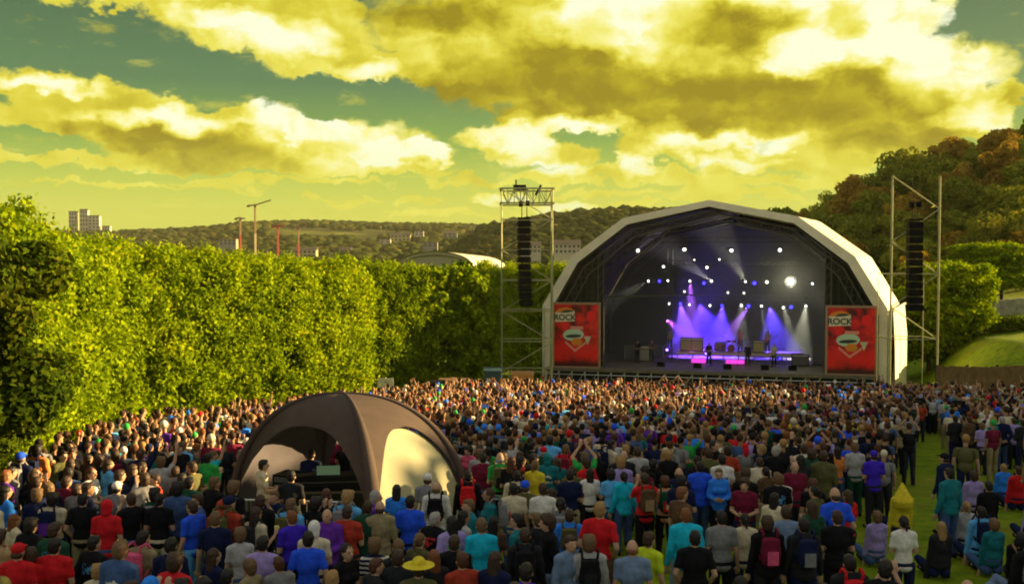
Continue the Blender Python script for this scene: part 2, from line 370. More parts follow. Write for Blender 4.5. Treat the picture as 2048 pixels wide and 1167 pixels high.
# ================================================================ HEDGE
HC = [block_crown('hedge_crown', 5.4, 3.8, 7.4, 20 + i, M_hedge, .2, .088, 7.6, 44) for i in range(3)]
HT = trunk_mesh('hedge_trunk', 4.2, .2, 3, 7, 1.1)
def along(pts, step):
    out = []; carry = 0
    for (a, b) in zip(pts[:-1], pts[1:]):
        a = Vector(a); b = Vector(b); L = (b - a).length; t = carry
        while t < L: out.append((a + (b - a) * t / L, math.atan2((b-a).y, (b-a).x))); t += step
        carry = t - L
    return out
near = along([(-13.9, 22.5), (-14.6, 26), (-15.2, 36), (-12.0, 41.5), (-8.9, 47.5)], 4.3)
NL = ['at the left edge of the picture', 'just right of the tall dark bush on the left', 'behind the sunlit left crowd, below the construction towers', 'left of the crane, above the white flag',
      'under the tall crane mast', 'just right of the crane, above the tent', 'with its rounded end beside the shadow', 'at the shadow edge']
for i, (p, a) in enumerate(near):
    t = stand_tree('hedge_tree', p.x, p.y, HC[i % 3], HT, a + (math.pi if i % 2 else 0), (1.05, 1, 1 + .03*math.sin(i*2.1)),
        label='clipped yellow green hedge tree ' + NL[min(i, 7)], cat='tree', group='hedge trees in the row on the left')
DC = block_crown('hedge_crown', 5.6, 3.6, 8.6, 31, M_hedge, .3, .17, 3.6, 24)
deep = along([(-14.5, 59), (-6.5, 66), (-1.2, 68.5)], 4.4)
DL = ['half hidden behind the near hedge', 'left in the shadow of the stage', 'in the middle of the stage shadow', 'right end of the shaded row, behind the speaker tower']
for i, (p, a) in enumerate(deep):
    stand_tree('hedge_tree', p.x, p.y, DC if i % 2 else HC[1], HT, a, (1, 1, 1.03 if i % 2 else 1.20),
        label='clipped hedge tree ' + DL[min(i, 3)], cat='tree', group='hedge trees in the shaded row')
for i, (x, y) in enumerate([(-3.5, 92), (1.2, 91), (5.6, 90.5)]):
    stand_tree('hedge_tree', x, y, HC[i], HT, .1*i, (1, 1, 1.34), label=['sunlit hedge tree behind the left speaker tower', 'sunlit hedge tree between the speaker tower and the stage', 'sunlit hedge tree mostly hidden by the stage'][i], cat='tree', group='hedge trees beside the stage')
# tall dark bush at the far left
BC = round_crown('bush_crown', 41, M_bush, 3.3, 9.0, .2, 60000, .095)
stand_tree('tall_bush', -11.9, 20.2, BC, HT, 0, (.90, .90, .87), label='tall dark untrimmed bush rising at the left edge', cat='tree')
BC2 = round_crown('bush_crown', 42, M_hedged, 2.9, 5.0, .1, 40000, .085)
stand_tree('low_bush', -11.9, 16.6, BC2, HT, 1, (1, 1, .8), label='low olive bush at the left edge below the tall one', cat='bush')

# right hand clipped trees on trunks
RC = block_crown('clipped_crown', 6.2, 4.6, 6.6, 51, M_hedge, 2.3, .15, 3.4, 30, 9.0)
RT = trunk_mesh('clipped_trunk', 6.5, .22, 9, 6, 1.4)
for i, (px, y) in enumerate([(1812, 88), (1860, 86), (1905, 85)]):
    x = (px - 1024) / F * y
    stand_tree('clipped_tree', x, y, RC, RT, .08*i, (1, 1, .84), label=['clipped lime green tree just right of the stage roof', 'clipped lime green tree behind the right speaker tower', 'clipped lime green tree right of the right speaker tower'][i], cat='tree', group='clipped trees right of the stage')
for i, (px, y) in enumerate([(1962, 112), (2004, 108)]):
    x = (px - 1024) / F * y
    stand_tree('clipped_tree', x, y, RC, RT, .1 + .1*i, (1.05, 1.1, .72), label=['dark fronted clipped block tree above the stone wall', 'bright topped clipped block tree at the right edge of the hedge'][i], cat='tree', group='clipped block trees on the bank')

# ================================================================ WOODED HILLSIDE
FG = [round_crown('wood_crown', 60 + i, M_wood_g, 3.8, 7.5, 1.5, 8000, .26) for i in range(3)]
FR = [round_crown('wood_crown', 70 + i, M_wood_r, 3.6, 7.0, 1.5, 8000, .26) for i in range(2)]
FT = trunk_mesh('wood_trunk', 6, .25, 5, 5, 1.8)
cnt = 0; rs = random.Random(5); pts = []
for tr in range(4000):
    a = rs.uniform(.235, .64); r = math.sqrt(rs.uniform(103**2, 228**2)); x, y = r*math.sin(a), r*math.cos(a)
    if tz(x, y) < -9.3 or a < .25 + max(0, (140 - r))*.0012 and r < 130 or (a > .49 and r < 165) or (a > .39 and r < 128): continue
    if any((x-p[0])**2 + (y-p[1])**2 < 32 for p in pts): continue
    pts.append((x, y))
pts.sort(key=lambda p: math.hypot(*p))
pts = pts[:270]
ZON = [(1620, 'behind the stage roof'), (1790, 'between stage roof and speaker tower'), (1900, 'behind the right speaker tower'), (2000, 'right of the right speaker tower'), (9999, 'at the right edge')]
for (x, y) in pts:
    red = rs.random() < .38; cr = rs.choice(FR if red else FG); s = rs.uniform(.8, 1.25)
    px = 1024 + F*x/y; zn = next(t for l, t in ZON if px < l); hi = 'high' if math.hypot(x, y) > 175 else ('midway up' if math.hypot(x, y) > 135 else 'low')
    stand_tree('wood_tree', x, y, cr, FT, rs.uniform(0, 6.28), (s, s, s*rs.uniform(.85, 1.15)),
        label='%s tree %s on the hillside %s' % ('russet' if red else 'green', hi, zn), cat='tree', group='%s trees %s on the hillside %s' % ('russet' if red else 'green', hi, zn))
# trees beyond the right edge, between the evening sun and the lawn
for i, (x, y, s) in enumerate([(47,6,1.6),(48,13,1.75),(47,20,1.7),(49,27,1.75),(48,34,1.65),(48,41,1.6),(50,48,1.25),(51,54,1.1),(52,60,1.05),(53,66,1.0),(50,-2,1.7),(50,-9,1.7)]):
    stand_tree('lawn_tree', x, y, FG[i % 3], FT, i, (s*1.1, s*1.1, s*1.17), label='broad tree on the lawn beyond the right of the crowd', cat='tree', group='broad trees along the right of the lawn')
# far woods: reads as one mass
def far_woods():
    rs = np.random.default_rng(9); Vs = []; n = 0
    ico = bmesh.new(); bmesh.ops.create_icosphere(ico, subdivisions=1, radius=1); iv = np.array([v.co[:] for v in ico.verts]); ifc = np.array([[v.index for v in f.verts] for f in ico.faces]); ico.free()
    A = []; 
    for (a0, a1, r0, r1, num, sz) in [(-.55,.30,650,1700,14000,6.0), (-.10,.35,400,720,6000,3.4), (.2,.62,200,330,700,4.5)]:
        a = rs.uniform(a0, a1, num); r = np.sqrt(rs.uniform(r0**2, r1**2, num)); x = r*np.sin(a); y = r*np.cos(a)
        k = (np.sin(x*.013+1)*np.sin(y*.011+2) + .5*np.sin(x*.04)*np.sin(y*.031)) > -.28
        x, y, r = x[k], y[k], r[k]; z = terrain(x, y); s = rs.uniform(.6, 1.2, len(x))*sz
        sh = iv[None]*rs.uniform(.75, 1.25, (len(x), len(iv), 1)); P = sh*s[:, None, None]*np.array([1, 1, .62]); P += np.stack([x, y, z + s*.45], -1)[:, None]
        Vs.append(P.reshape(-1, 3)); n += len(x)
    V = np.vstack(Vs); Fq = (ifc[None] + (np.arange(n)*len(iv))[:, None, None]).reshape(-1, 3)
    m = bpy.data.materials.new('far_wood'); m.use_nodes = True; T = NT(m.node_tree); b = T.n['Principled BSDF']; b.inputs['Roughness'].default_value = 1; b.inputs['Specular IOR Level'].default_value = 0
    g = T.node('ShaderNodeNewGeometry'); T.put(b.inputs['Base Color'], T.ramp(g.outputs['Random Per Island'], [(0, (.020,.030,.008)), (.5, (.036,.046,.010)), (.85, (.055,.062,.012)), (1, (.08,.065,.015))]))
    tag(obj('far_woods', np_mesh('far_woods', V, Fq, m)), 'dark woods covering the far hills', 'woods', kind='stuff')
far_woods()
# ================================================================ STAGE
TH = R(14.0); SO = Vector((15.02 - .6*math.cos(TH), 73 + .6*math.sin(TH), 0)); GZ = tz(SO.x, SO.y)
M_dark = mat('dark_truss', (.10,.10,.08), .6, .3)
DA = R(25 - 14)                     # the hall runs back a little askew
def prof(s=1.0, dz=0.0):
    P = [(-12.25, -9.98), (-12.25, -3.9), (-10.05, -.2), (-6.2, 2.66), (0, 3.92), (6.2, 2.66), (10.05, -.2), (12.25, -3.9), (12.25, -9.98)]
    return [(u*s, z + (dz if z > -9 else 0)) for u, z in P]
stage = empty('concert_stage', (SO.x, SO.y, 0), -TH)
tag(stage, 'open air concert stage with white arched roof, dark interior and red banners', 'stage')
def sp_(u, d, z): return (u + math.sin(DA)*d, math.cos(DA)*d, z)   # local point
def loft(rings, close=False):
    mb = MB(); n = len(rings[0]); vs = [p for r in rings for p in r]; fs = []
    for j in range(len(rings)-1):
        for i in range(n-1): a = j*n+i; fs.append((a, a+1, a+n+1, a+n))
    mb.add(vs, fs); return mb
# outer membrane with thickness: front lip, skin, inner lining
fr = prof(1.015, .12); inn = prof(.968, -.36)
rings = []
for d in [0, .25, 1.5, 4, 6.5, 9, 12]:
    k = 1.0 + (.006*math.sin(d*1.3))
    rings.append([sp_(u*k, d, z*1.0 + (.0 if d in (0, .25, 4, 9) else -.10 if z > -9 else 0)) for u, z in fr])
roof = loft(rings).build('roof', M_white, stage)
for p in roof.data.polygons: p.use_smooth = False
front_edge = loft([[sp_(u, -.02, z) for u, z in fr], [sp_(u, -.04, z) for u, z in inn]]); front_edge.build('front_edge', M_white, stage)
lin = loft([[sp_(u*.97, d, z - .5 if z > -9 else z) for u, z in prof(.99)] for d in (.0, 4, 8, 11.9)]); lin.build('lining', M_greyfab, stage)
# back wall
mb = MB(); bp = [sp_(u*.965, 11.7, z - .5 if z > -9 else z) for u, z in prof(.99)]; mb.add(bp, [tuple(range(len(bp)))]); mb.build('back_wall', mat('back_drape', (.006,.006,.008), .95, spec=.05), stage)
M_wing = mat('wing_drape', (.03,.035,.025), .8, noise=(.8, .4))
# roof arches (trusses) inside
mb = MB()
for d in (.35, 4, 8, 11.4):
    P = [sp_(u*.945, d, z - .75 if z > -9 else z) for u, z in prof(.99)]; Q = [sp_(u*.905, d, z - 1.25 if z > -9 else z) for u, z in prof(.99)]
    mb.path(P, .06, 5); mb.path(Q, .05, 5)
    for a, b, c, e in zip(P[:-1], P[1:], Q[:-1], Q[1:]):
        for k in range(6):
            f0, f1 = k/6, (k+1)/6; A = Vector(a).lerp(Vector(b), f0); B = Vector(c).lerp(Vector(e), (f0+f1)/2); C = Vector(a).lerp(Vector(b), f1); mb.bar(A, B, .025, 4); mb.bar(B, C, .025, 4)
mb.build('roof_arches', M_dark, stage)
# deck and its skirt
DZ = -8.5
mb = MB(); mb.add([sp_(u, d, z) for z in (DZ-.25, DZ) for (u, d) in ((-12.0, -.6), (12.0, -.6), (11.6, 11.5), (-11.6, 11.5))], [(3,2,1,0),(4,5,6,7),(0,1,5,4),(1,2,6,5),(2,3,7,6),(3,0,4,7)]); mb.build('deck', M_deck, stage)
mb = MB(); 
for k in range(25):
    u = -12 + k; mb.bar(sp_(u, -.45, GZ-.8), sp_(u, -.45, DZ-.26), .04, 5)
    if k < 24: mb.bar(sp_(u, -.45, GZ+.2), sp_(u+1, -.45, DZ-.3), .025, 4)
mb.bar(sp_(-12, -.5, DZ-.5), sp_(12, -.5, DZ-.5), .03, 5); mb.build('deck_scaffold', M_alu, stage)
mb = MB(); mb.add([sp_(-12, -.3, GZ-.8), sp_(12, -.3, GZ-.8), sp_(12, -.3, DZ-.26), sp_(-12, -.3, DZ-.26)], [(0,1,2,3)]); mb.build('skirt', M_blackfab, stage)
# side wings: dark drape walls left and right of the opening, set back from the front, with white posts at the lip
for s in (-1, 1):
    mb = MB(); us = np.linspace(8.4, 11.9, 15)
    for z0, z1 in ((DZ, None),):
        vs = []; 
        for k, u in enumerate(us):
            top = np.interp(u, [6.2, 10.05, 12.25], [2.66, -.2, -3.9]) - .75; dd = 1.1 + .12*(k % 2)
            vs += [sp_(s*u*.965, dd, DZ), sp_(s*u*.965, dd, top)]
        mb.add(vs, [(2*k, 2*k+2, 2*k+3, 2*k+1) for k in range(len(us)-1)])
    mb.build('wing_drape', M_wing, stage)
mb = MB()
for u in (-8.3, 8.3):
    mb = MB()
    for du in (-.2, .2): mb.bar(sp_(u+du, .9, DZ), sp_(u+du, .9, .4), .05, 5)
    for k in range(12): mb.bar(sp_(u-.2, .9, DZ+k*.74), sp_(u+.2, .9, DZ+(k+1)*.74), .025, 4)
    mb.build('truss_column', M_dark, stage)
for u in (-5.0, 7.6):
    mb = MB()
    for du in (-.2, .2): mb.bar(sp_(u+du, 8.0, DZ), sp_(u+du, 8.0, .5), .05, 5)
    for k in range(12): mb.bar(sp_(u-.2, 8.0, DZ+k*.74), sp_(u+.2, 8.0, DZ+(k+1)*.74), .025, 4)
    mb.build('truss_column', M_dark, stage)
mb = MB(); mb.bar(sp_(-8.3, 1.5, -3.2), sp_(-2.0, 7.5, -3.2), .07, 6); mb.build('cross_beam', M_dark, stage)
# outside right: fabric skirt hanging from the shoulder with folds
mb = MB(); vs = []; nf = 34
for k in range(nf):
    d = .1 + 12*k/(nf-1); w_ = .16*math.sin(k*1.9) + .1*math.sin(k*.7); w2 = .3*math.sin(k*1.7+1)
    vs += [sp_(12.7 + .12 + w_*.3, d, -4.0), sp_(12.95 + w_, d, -6.5), sp_(12.8 + w2, d, GZ - .5)]
mb.add(vs, [(3*k+j, 3*k+3+j, 3*k+4+j, 3*k+1+j) for k in range(nf-1) for j in (0, 1)]); mb.build('side_skirt', M_white, stage, smooth=True)
mb = MB(); mb.bar(sp_(12.78, .1, -3.9), sp_(12.86, 12, -3.9), .09, 6); mb.bar(sp_(12.6,-.1,-3.9), sp_(12.6,-.1,GZ-.3), .10, 6); mb.build('frame_post', M_galv, stage); mb = MB(); mb.bar(sp_(-12.35,-.1,-3.9), sp_(-12.35,-.1,GZ-.3), .10, 6); mb.build('frame_post', M_galv, stage)

# ---- banners (each hangs at the front of a wing)
def banner(u0, u1, label):
    b = empty('stage_banner'); b.location = stage.matrix_basis @ Vector(((u0+u1)/2, -.35, 0)); b.rotation_euler = (0, 0, -TH)
    w_, h_ = u1-u0, 5.0; z0 = -8.56
    tag(b, label, 'banner', 'red banners at the stage sides')
    fm = MB(); t = .16
    fm.box((-w_/2+t/2, 0, z0+h_/2), (t, .16, h_)); fm.box((w_/2-t/2, 0, z0+h_/2), (t, .16, h_)); fm.box((0, 0, z0+t/2), (w_-2*t, .155, t)); fm.box((0, 0, z0+h_-t/2), (w_-2*t, .155, t)); fm.build('frame', mat('banner_frame', (.36,.22,.13), .6), b)
    pm = MB(); pm.quad((-w_/2+t, 0, z0+t), (w_/2-t, 0, z0+t), (w_/2-t, 0, z0+h_-t), (-w_/2+t, 0, z0+h_-t))
    m = bpy.data.materials.new('banner_print'); m.use_nodes = True; T = NT(m.node_tree); bs = T.n['Principled BSDF']; bs.inputs['Roughness'].default_value = .35
    p = T.node('ShaderNodeTexCoord').outputs['Generated']; sx = T.node('ShaderNodeSeparateXYZ'); T.put(sx.inputs[0], p)
    n1 = T.noise(T.vec('MULTIPLY', p, (2.2, 1, 3)), 1.6, 3, .6)
    c = T.ramp(n1, [(.38, (.10,.004,.006)), (.5, (.55,.004,.010)), (.62, (.85,.010,.012))])
    c = T.mix(T.sstep(sx.outputs[2], .02, .14), (.06,.006,.008), c)
    c = T.mix(T.sstep(T.math('ABSOLUTE', T.math('SUBTRACT', sx.outputs[2], .26)), .05, .2, .8, 0), c, (.95,.008,.012))
    T.put(bs.inputs['Base Color'], c); T.put(bs.inputs['Emission Color'], c); bs.inputs['Emission Strength'].default_value = 0.0
    pr = pm.build('print', m, b)
    cream = mat('print_cream', (.72,.66,.48), .5); orange = mat('print_orange', (.75,.25,.02), .5); mint = mat('print_mint', (.50,.66,.48), .5); dk = mat('print_dark', (.03,.05,.05), .5); rd = mat('print_pink', (.8,.30,.22), .5); redb = mat('print_bright_red', (.9,.01,.02), .5)
    def disc(cx, cz, rx, rz, mt, y, n=20, a0=0, a1=6.2832, nm='emblem', rot=0):
        q = MB(); vs = [(cx, y, cz)] 
        for k in range(n+1):
            a = a0 + (a1-a0)*k/n; X, Z = rx*math.cos(a), rz*math.sin(a); vs.append((cx + X*math.cos(rot)-Z*math.sin(rot), y, cz + X*math.sin(rot)+Z*math.cos(rot)))
        q.add(vs, [(0, k, k+1) for k in range(1, n+1)]); return q.build(nm, mt, pr)
    def text(s, x, z, size, mt, y, rot=0, nm='lettering'):
        cu = bpy.data.curves.new('txt', 'FONT'); cu.body = s; cu.size = size; cu.extrude = .002; cu.offset = size*.03; cu.align_x = 'CENTER'
        to = bpy.data.objects.new('txt', cu); col.objects.link(to); to.rotation_euler = (R(90), 0, 0)
        bpy.context.view_layer.update(); dg = bpy.context.evaluated_depsgraph_get(); me = bpy.data.meshes.new_from_object(to.evaluated_get(dg)); bpy.data.objects.remove(to)
        me.transform(Matrix.Rotation(R(90), 4, 'X')); me.transform(Matrix.Rotation(rot, 4, 'Y')); me.materials.clear(); me.materials.append(mt)
        return obj(nm, me, pr, (x, y, z))
    top = z0 + h_
    # logo plate top left
    q = MB(); q.quad((-w_/2+.22, -.02, top-1.5), (-w_/2+1.75, -.02, top-1.42), (-w_/2+1.72, -.02, top-.62), (-w_/2+.22, -.02, top-.78)); q.build('logo_plate', cream, pr)
    disc(-w_/2+.95, top-.80, .72, .40, orange, -.024, a0=.15, a1=2.9, nm='logo_swoosh', rot=.1)
    disc(-w_/2+1.15, top-.78, .50, .20, dk, -.028, a0=.2, a1=2.9, nm='logo_swoosh', rot=.1)
    text('ROCK', -w_/2+.98, top-1.34, .60, dk, -.032)
    # patches and emblem
    disc(w_/2-.72, top-1.05, .38, .42, redb, -.02, nm='light_spot')
    q = MB(); q.box((.05, -.02, top-1.92), (.95, .006, .24)); q.build('caption_bar', rd, pr)
    disc(-.22, top-2.45, .80, .46, mint, -.022, nm='emblem', rot=.08)
    disc(.02, top-2.98, .46, .32, orange, -.026, nm='emblem', n=6)
    disc(-.22, top-2.55, .62, .13, dk, -.028, nm='emblem', rot=.06)
    disc(.86, top-2.55, .26, .30, cream, -.022, a0=3.3, a1=6.2, nm='emblem'); q = MB(); q.add([(.60,-.022,top-2.56),(1.12,-.022,top-2.56),(.86,-.022,top-3.2)], [(0,1,2)]); q.build('emblem', cream, pr)
    q = MB()
    for (x0, z0_, x1, z1_) in ((-.85, top-3.1, -.1, top-3.75), (-.1, top-3.75, .75, top-3.1)): q.add([(x0,-.016,z0_),(x1,-.016,z1_),(x1,-.016,z1_+.2),(x0,-.016,z0_+.2)], [(0,1,2,3)])
    q.build('chevron', rd, pr)
banner(-11.63, -7.92, 'red banner left of the stage opening with cream rock logo')
banner(8.22, 11.75, 'red banner right of the stage opening with cream rock logo')

# ---- lighting rig
M_lamp = mat('lamp_body', (.02,.02,.02), .5)
def emit(name, c, s):
    m = bpy.data.materials.new(name); m.use_nodes = True; T = NT(m.node_tree); T.n.clear(); e = T.node('ShaderNodeEmission'); e.inputs[0].default_value = (*c, 1); e.inputs[1].default_value = s * .5
    o = T.node('ShaderNodeOutputMaterial'); T.put(o.inputs[0], e.outputs[0]); return m
E_w = emit('lens_white', (1, .98, .85), 6); E_b = emit('lens_blue', (.03, .02, 1), 5); E_hot = emit('lens_hot', (1, .97, .7), 60); E_v = emit('lens_violet', (.25, .1, 1), 12); E_d = emit('lens_soft', (1, .97, .8), 2.2)
def wl(u, d, z): return stage.matrix_basis @ Vector(sp_(u, d, z))
def px_local(px, py, d):
    """stage-local (u, z) at depth d for a place measured on the photograph"""
    t = math.atan(73.5/F); c = ((px-1024)/F, (583.5-py)/F, -1.0); a = math.pi/2 - t
    ry = c[1]*math.cos(a) - c[2]*math.sin(a); rz = c[1]*math.sin(a) + c[2]*math.cos(a); r = Vector((c[0], ry, rz))
    nrm = Vector((math.sin(TH), math.cos(TH), 0)); P0 = wl(0, d, 0); s = P0.dot(nrm)/r.dot(nrm); q = r*s; L = stage.matrix_basis.inverted() @ q
    return L.x - math.sin(DA)*d, q.z
def lamp(u, d, z, lens, r, label, group, aim=(0, -.5, -1), rot=0):
    e = empty('stage_lamp', wl(u, d, z)); e.rotation_euler = Vector(aim).to_track_quat('-Z', 'Y').to_euler(); tag(e, label, 'stage lamp', group)
    q = MB(); q.bar((0, 0, .12), (0, 0, .5), r*.8, 10, r*.55); q.bar((0, 0, -.02), (0, 0, .12), r*1.05, 10, r*.85, cap=False); q.build('housing', M_lamp, e)
    q = MB(); q.bar((0, 0, 0), (0, 0, .06), r*.50, 12); q.build('lens', lens, e)
    q = MB(); q.path([(-r*1.3, 0, .25), (-r*1.3, 0, .65), (r*1.3, 0, .65), (r*1.3, 0, .25)], .02, 4); q.build('yoke', M_lamp, e)
    return e
def truss(name, a, b, parent, s=.2):
    a, b = Vector(a), Vector(b); mb = MB(); d = (b-a).normalized(); up = Vector((0, 0, 1)); sd_ = d.cross(up)
    C = [sd_*s + up*s, -sd_*s + up*s, -sd_*s - up*s, sd_*s - up*s]
    for c in C: mb.bar(a+c, b+c, .03, 4)
    n = int((b-a).length/.5)
    for k in range(n):
        for i in range(4): mb.bar(a + (b-a)*k/n + C[i], a + (b-a)*(k+1)/n + C[(i+1+k % 2) % 4], .015, 3, cap=False)
    return mb.build(name, M_dark, parent)
rows = [('top', 500, 4.5), ('upper', 545, 6.5), ('middle', 580, 8.0), ('lower', 612, 10.0)]
for nm, py, d in rows:
    u0, z = px_local(1270 if nm != 'lower' else 1330, py-6, d); u1, _ = px_local(1625, py-6, d); truss('lighting_truss', sp_(u0, d, z+.55), sp_(u1, d, z+.55), stage)
LW = [(1276,501,.22,'top'),(1369,499,.22,'top'),(1463,501,.22,'top'),(1560,500,.22,'top'),
      (1389,520,.10,'upper'),(1439,519,.10,'upper'),(1327,533,.17,'upper'),(1414,535,.17,'upper'),
      (1297,562,.14,'upper'),(1336,561,.13,'upper'),(1380,562,.13,'upper'),(1423,562,.16,'upper'),(1491,563,.14,'upper'),(1534,564,.18,'upper'),(1625,567,.13,'upper'),
      (1369,583,.16,'middle'),(1456,585,.16,'middle'),(1488,586,.16,'middle'),
      (1338,607,.15,'lower'),(1379,609,.12,'lower'),(1420,611,.15,'lower'),(1483,611,.14,'lower'),(1523,612,.15,'lower'),(1567,615,.17,'lower'),(1612,612,.15,'lower')]
DP = dict((n, d) for n, _, d in rows)
ords = {}
for (px, py, r, row) in LW:
    d = DP[row]; u, z = px_local(px, py, d); ords[row] = ords.get(row, 0) + 1
    lamp(u, d, z, E_w if row != 'middle' else E_d, r, 'white stage lamp number %s from the left on the %s lighting row' % (['one','two','three','four','five','six','seven','eight','nine','ten','eleven'][ords[row]-1], row), 'white lamps on the %s lighting row' % row, aim=(.1, -1, -.35))
for k, (px, py, r, row) in enumerate([(1319,562,.22,'upper'),(1408,566,.25,'upper'),(1509,566,.25,'upper'),(1361,607,.2,'lower'),(1444,611,.2,'lower'),(1497,612,.26,'lower'),(1582,614,.24,'lower')]):
    d = DP[row]; u, z = px_local(px, py, d)
    lamp(u, d, z, E_b, r, 'blue stage lamp %s' % ['left on the upper row','second of three blue on the upper row','right blue one on the upper row','leftmost blue one on the lower row','second blue one on the lower row','third blue one on the lower row','rightmost blue one on the lower row'][k], 'blue lamps on the lighting rows', aim=(0, -1, -.2))
u, z = px_local(1581, 563, 6.5); hot = lamp(u, 6.5, z, E_hot, .42, 'dazzling white spotlight burning at the right of the stage', 'bright lamps', aim=(-.26, -1, .12))
FL = [(1334,699,.16,E_v,'violet floor lamp at the left of the drum riser'), (1414,705,.30,E_v,'bright violet floor lamp in front of the drum riser'), (1609,713,.2,E_b,'blue floor lamp right of the drum riser'), (1560,716,.2,E_b,'small blue floor lamp at the right end of the riser')]
for (px, py, r, mt, lb) in FL:
    u, z = px_local(px, py, 6.0); lamp(u, 6.0, z, mt, r, lb, 'floor lamps', aim=(-.26, -1, .1))

# ---- real spot lights of the rig, in smoke
def spot(u, d, z, tgt, colr, e, ang, bl=.6):
    L = bpy.data.lights.new('stage_spot', 'SPOT'); L.energy = e; L.color = colr; L.spot_size = R(ang); L.spot_blend = bl; L.shadow_soft_size = .12
    o = bpy.data.objects.new('stage_spot', L); col.objects.link(o); p = wl(u, d, z); o.location = p; o.rotation_euler = (wl(*tgt) - p).to_track_quat('-Z', 'Y').to_euler()
for (px, py, d, tp, tq, cc, e, ang) in [(1400,607,9.0, 1410,650,(.07,.025,1),4500,80),(1334,640,8.0,1372,668,(.5,.12,1),3000,40),(1540,612,8.6,1555,700,(.10,.05,1),3500,60),
    (1361,607,9.6, 1375,690,(.16,.06,1),6500,50), (1444,611,9.6, 1440,700,(.10,.04,1),5500,54), (1380,562,7, 1385,660,(.45,.12,1),4200,26), (1497,612,9.6,1450,680,(.45,.15,1),3600,26),
    (1483,600,9.6,1480,700,(1,.95,.75),800,30), (1523,612,9.6,1535,690,(1,.95,.9),700,16), (1567,612,9.6,1590,700,(1,.95,.75),900,28), (1612,610,9.6,1600,690,(1,.98,.7),1300,38),
    (1423,562,7,1380,530,(1,.9,1),800,30), (1491,563,7,1460,510,(1,.93,.6),700,40), (1297,562,7,1255,585,(1,1,.8),240,26), (1625,567,7,1645,610,(1,.95,.7),150,22), (1609,713,7,1570,690,(.08,.04,1),1200,60),(1334,699,7,1370,640,(.12,.05,1),1200,50)]:
    u, z = px_local(px, py, d); u2, z2 = px_local(tp, tq, d+.6); spot(u, d, z, (u2, d+.6, z2), cc, e, ang)
u, z = px_local(1581, 563, 5.9); L = bpy.data.lights.new('stage_spot', 'POINT'); L.energy = 40; L.color = (1, .95, .6); L.shadow_soft_size = .3; o = bpy.data.objects.new('stage_spot', L); col.objects.link(o); o.location = wl(u, 5.7, z)
PP = [(-10.9,-8.3),(-10.9,-4.4),(-9.0,-1.2),(-5.5,1.5),(0,2.6),(5.5,1.5),(9.0,-1.2),(10.9,-4.4),(10.9,-8.3)]; nP = len(PP); mb = MB(); mb.add([sp_(u, d, z) for d in (2.6, 11.2) for u, z in PP], [tuple(range(nP)), tuple(reversed(range(nP, 2*nP)))] + [((k+1) % nP, k, k+nP, (k+1) % nP+nP) for k in range(nP)])
m = bpy.data.materials.new('stage_smoke'); m.use_nodes = True; T = NT(m.node_tree); T.n.clear(); pv = T.node('ShaderNodeVolumePrincipled'); pv.inputs['Density'].default_value = .045; pv.inputs['Color'].default_value = (.9,.9,.9,1); pv.inputs['Anisotropy'].default_value = .0
T.put(T.node('ShaderNodeOutputMaterial').inputs['Volume'], pv.outputs[0])
sm = mb.build('stage_smoke', m); bmm = bmesh.new(); bmm.from_mesh(sm.data); bmesh.ops.recalc_face_normals(bmm, faces=bmm.faces); bmm.to_mesh(sm.data); bmm.free(); sm.matrix_basis = stage.matrix_basis.copy(); tag(sm, 'thin smoke lit blue and white drifting across the stage', 'smoke', kind='stuff')
# ================================================================ SPEAKER TOWERS
def at(px, py, y):
    """world point on the depth plane Y = y (used to read measurements off the photograph)"""
    t = math.atan(73.5/F); c = ((px-1024)/F, (583.5-py)/F, -1.0); a = math.pi/2 - t
    ry = c[1]*math.cos(a) - c[2]*math.sin(a); rz = c[1]*math.sin(a) + c[2]*math.cos(a); return Vector((c[0], ry, rz)) * (y/ry)
def array_mesh(mb, x, y, ztop, n, wd, hh, curve):
    ang = 0.0; p = Vector((x, y, ztop))
    for k in range(n):
        ang = curve * (k/(n-1))**2.2
        c = p + Vector((0, math.sin(ang)*-hh/2*.3, -hh/2)); mb.box((c.x, c.y, c.z), (wd, .7, hh*.93)); 
        for s in (-1, 1): mb.box((c.x + s*wd*.52, c.y-.05, c.z), (.05, .5, hh*.8))
        p = p + Vector((curve*0 + math.sin(ang)*.0, -math.sin(ang)*hh*.5, -hh))
M_pole = mat('tower_steel', (.42,.42,.20), .6, .1, noise=(2, .2))
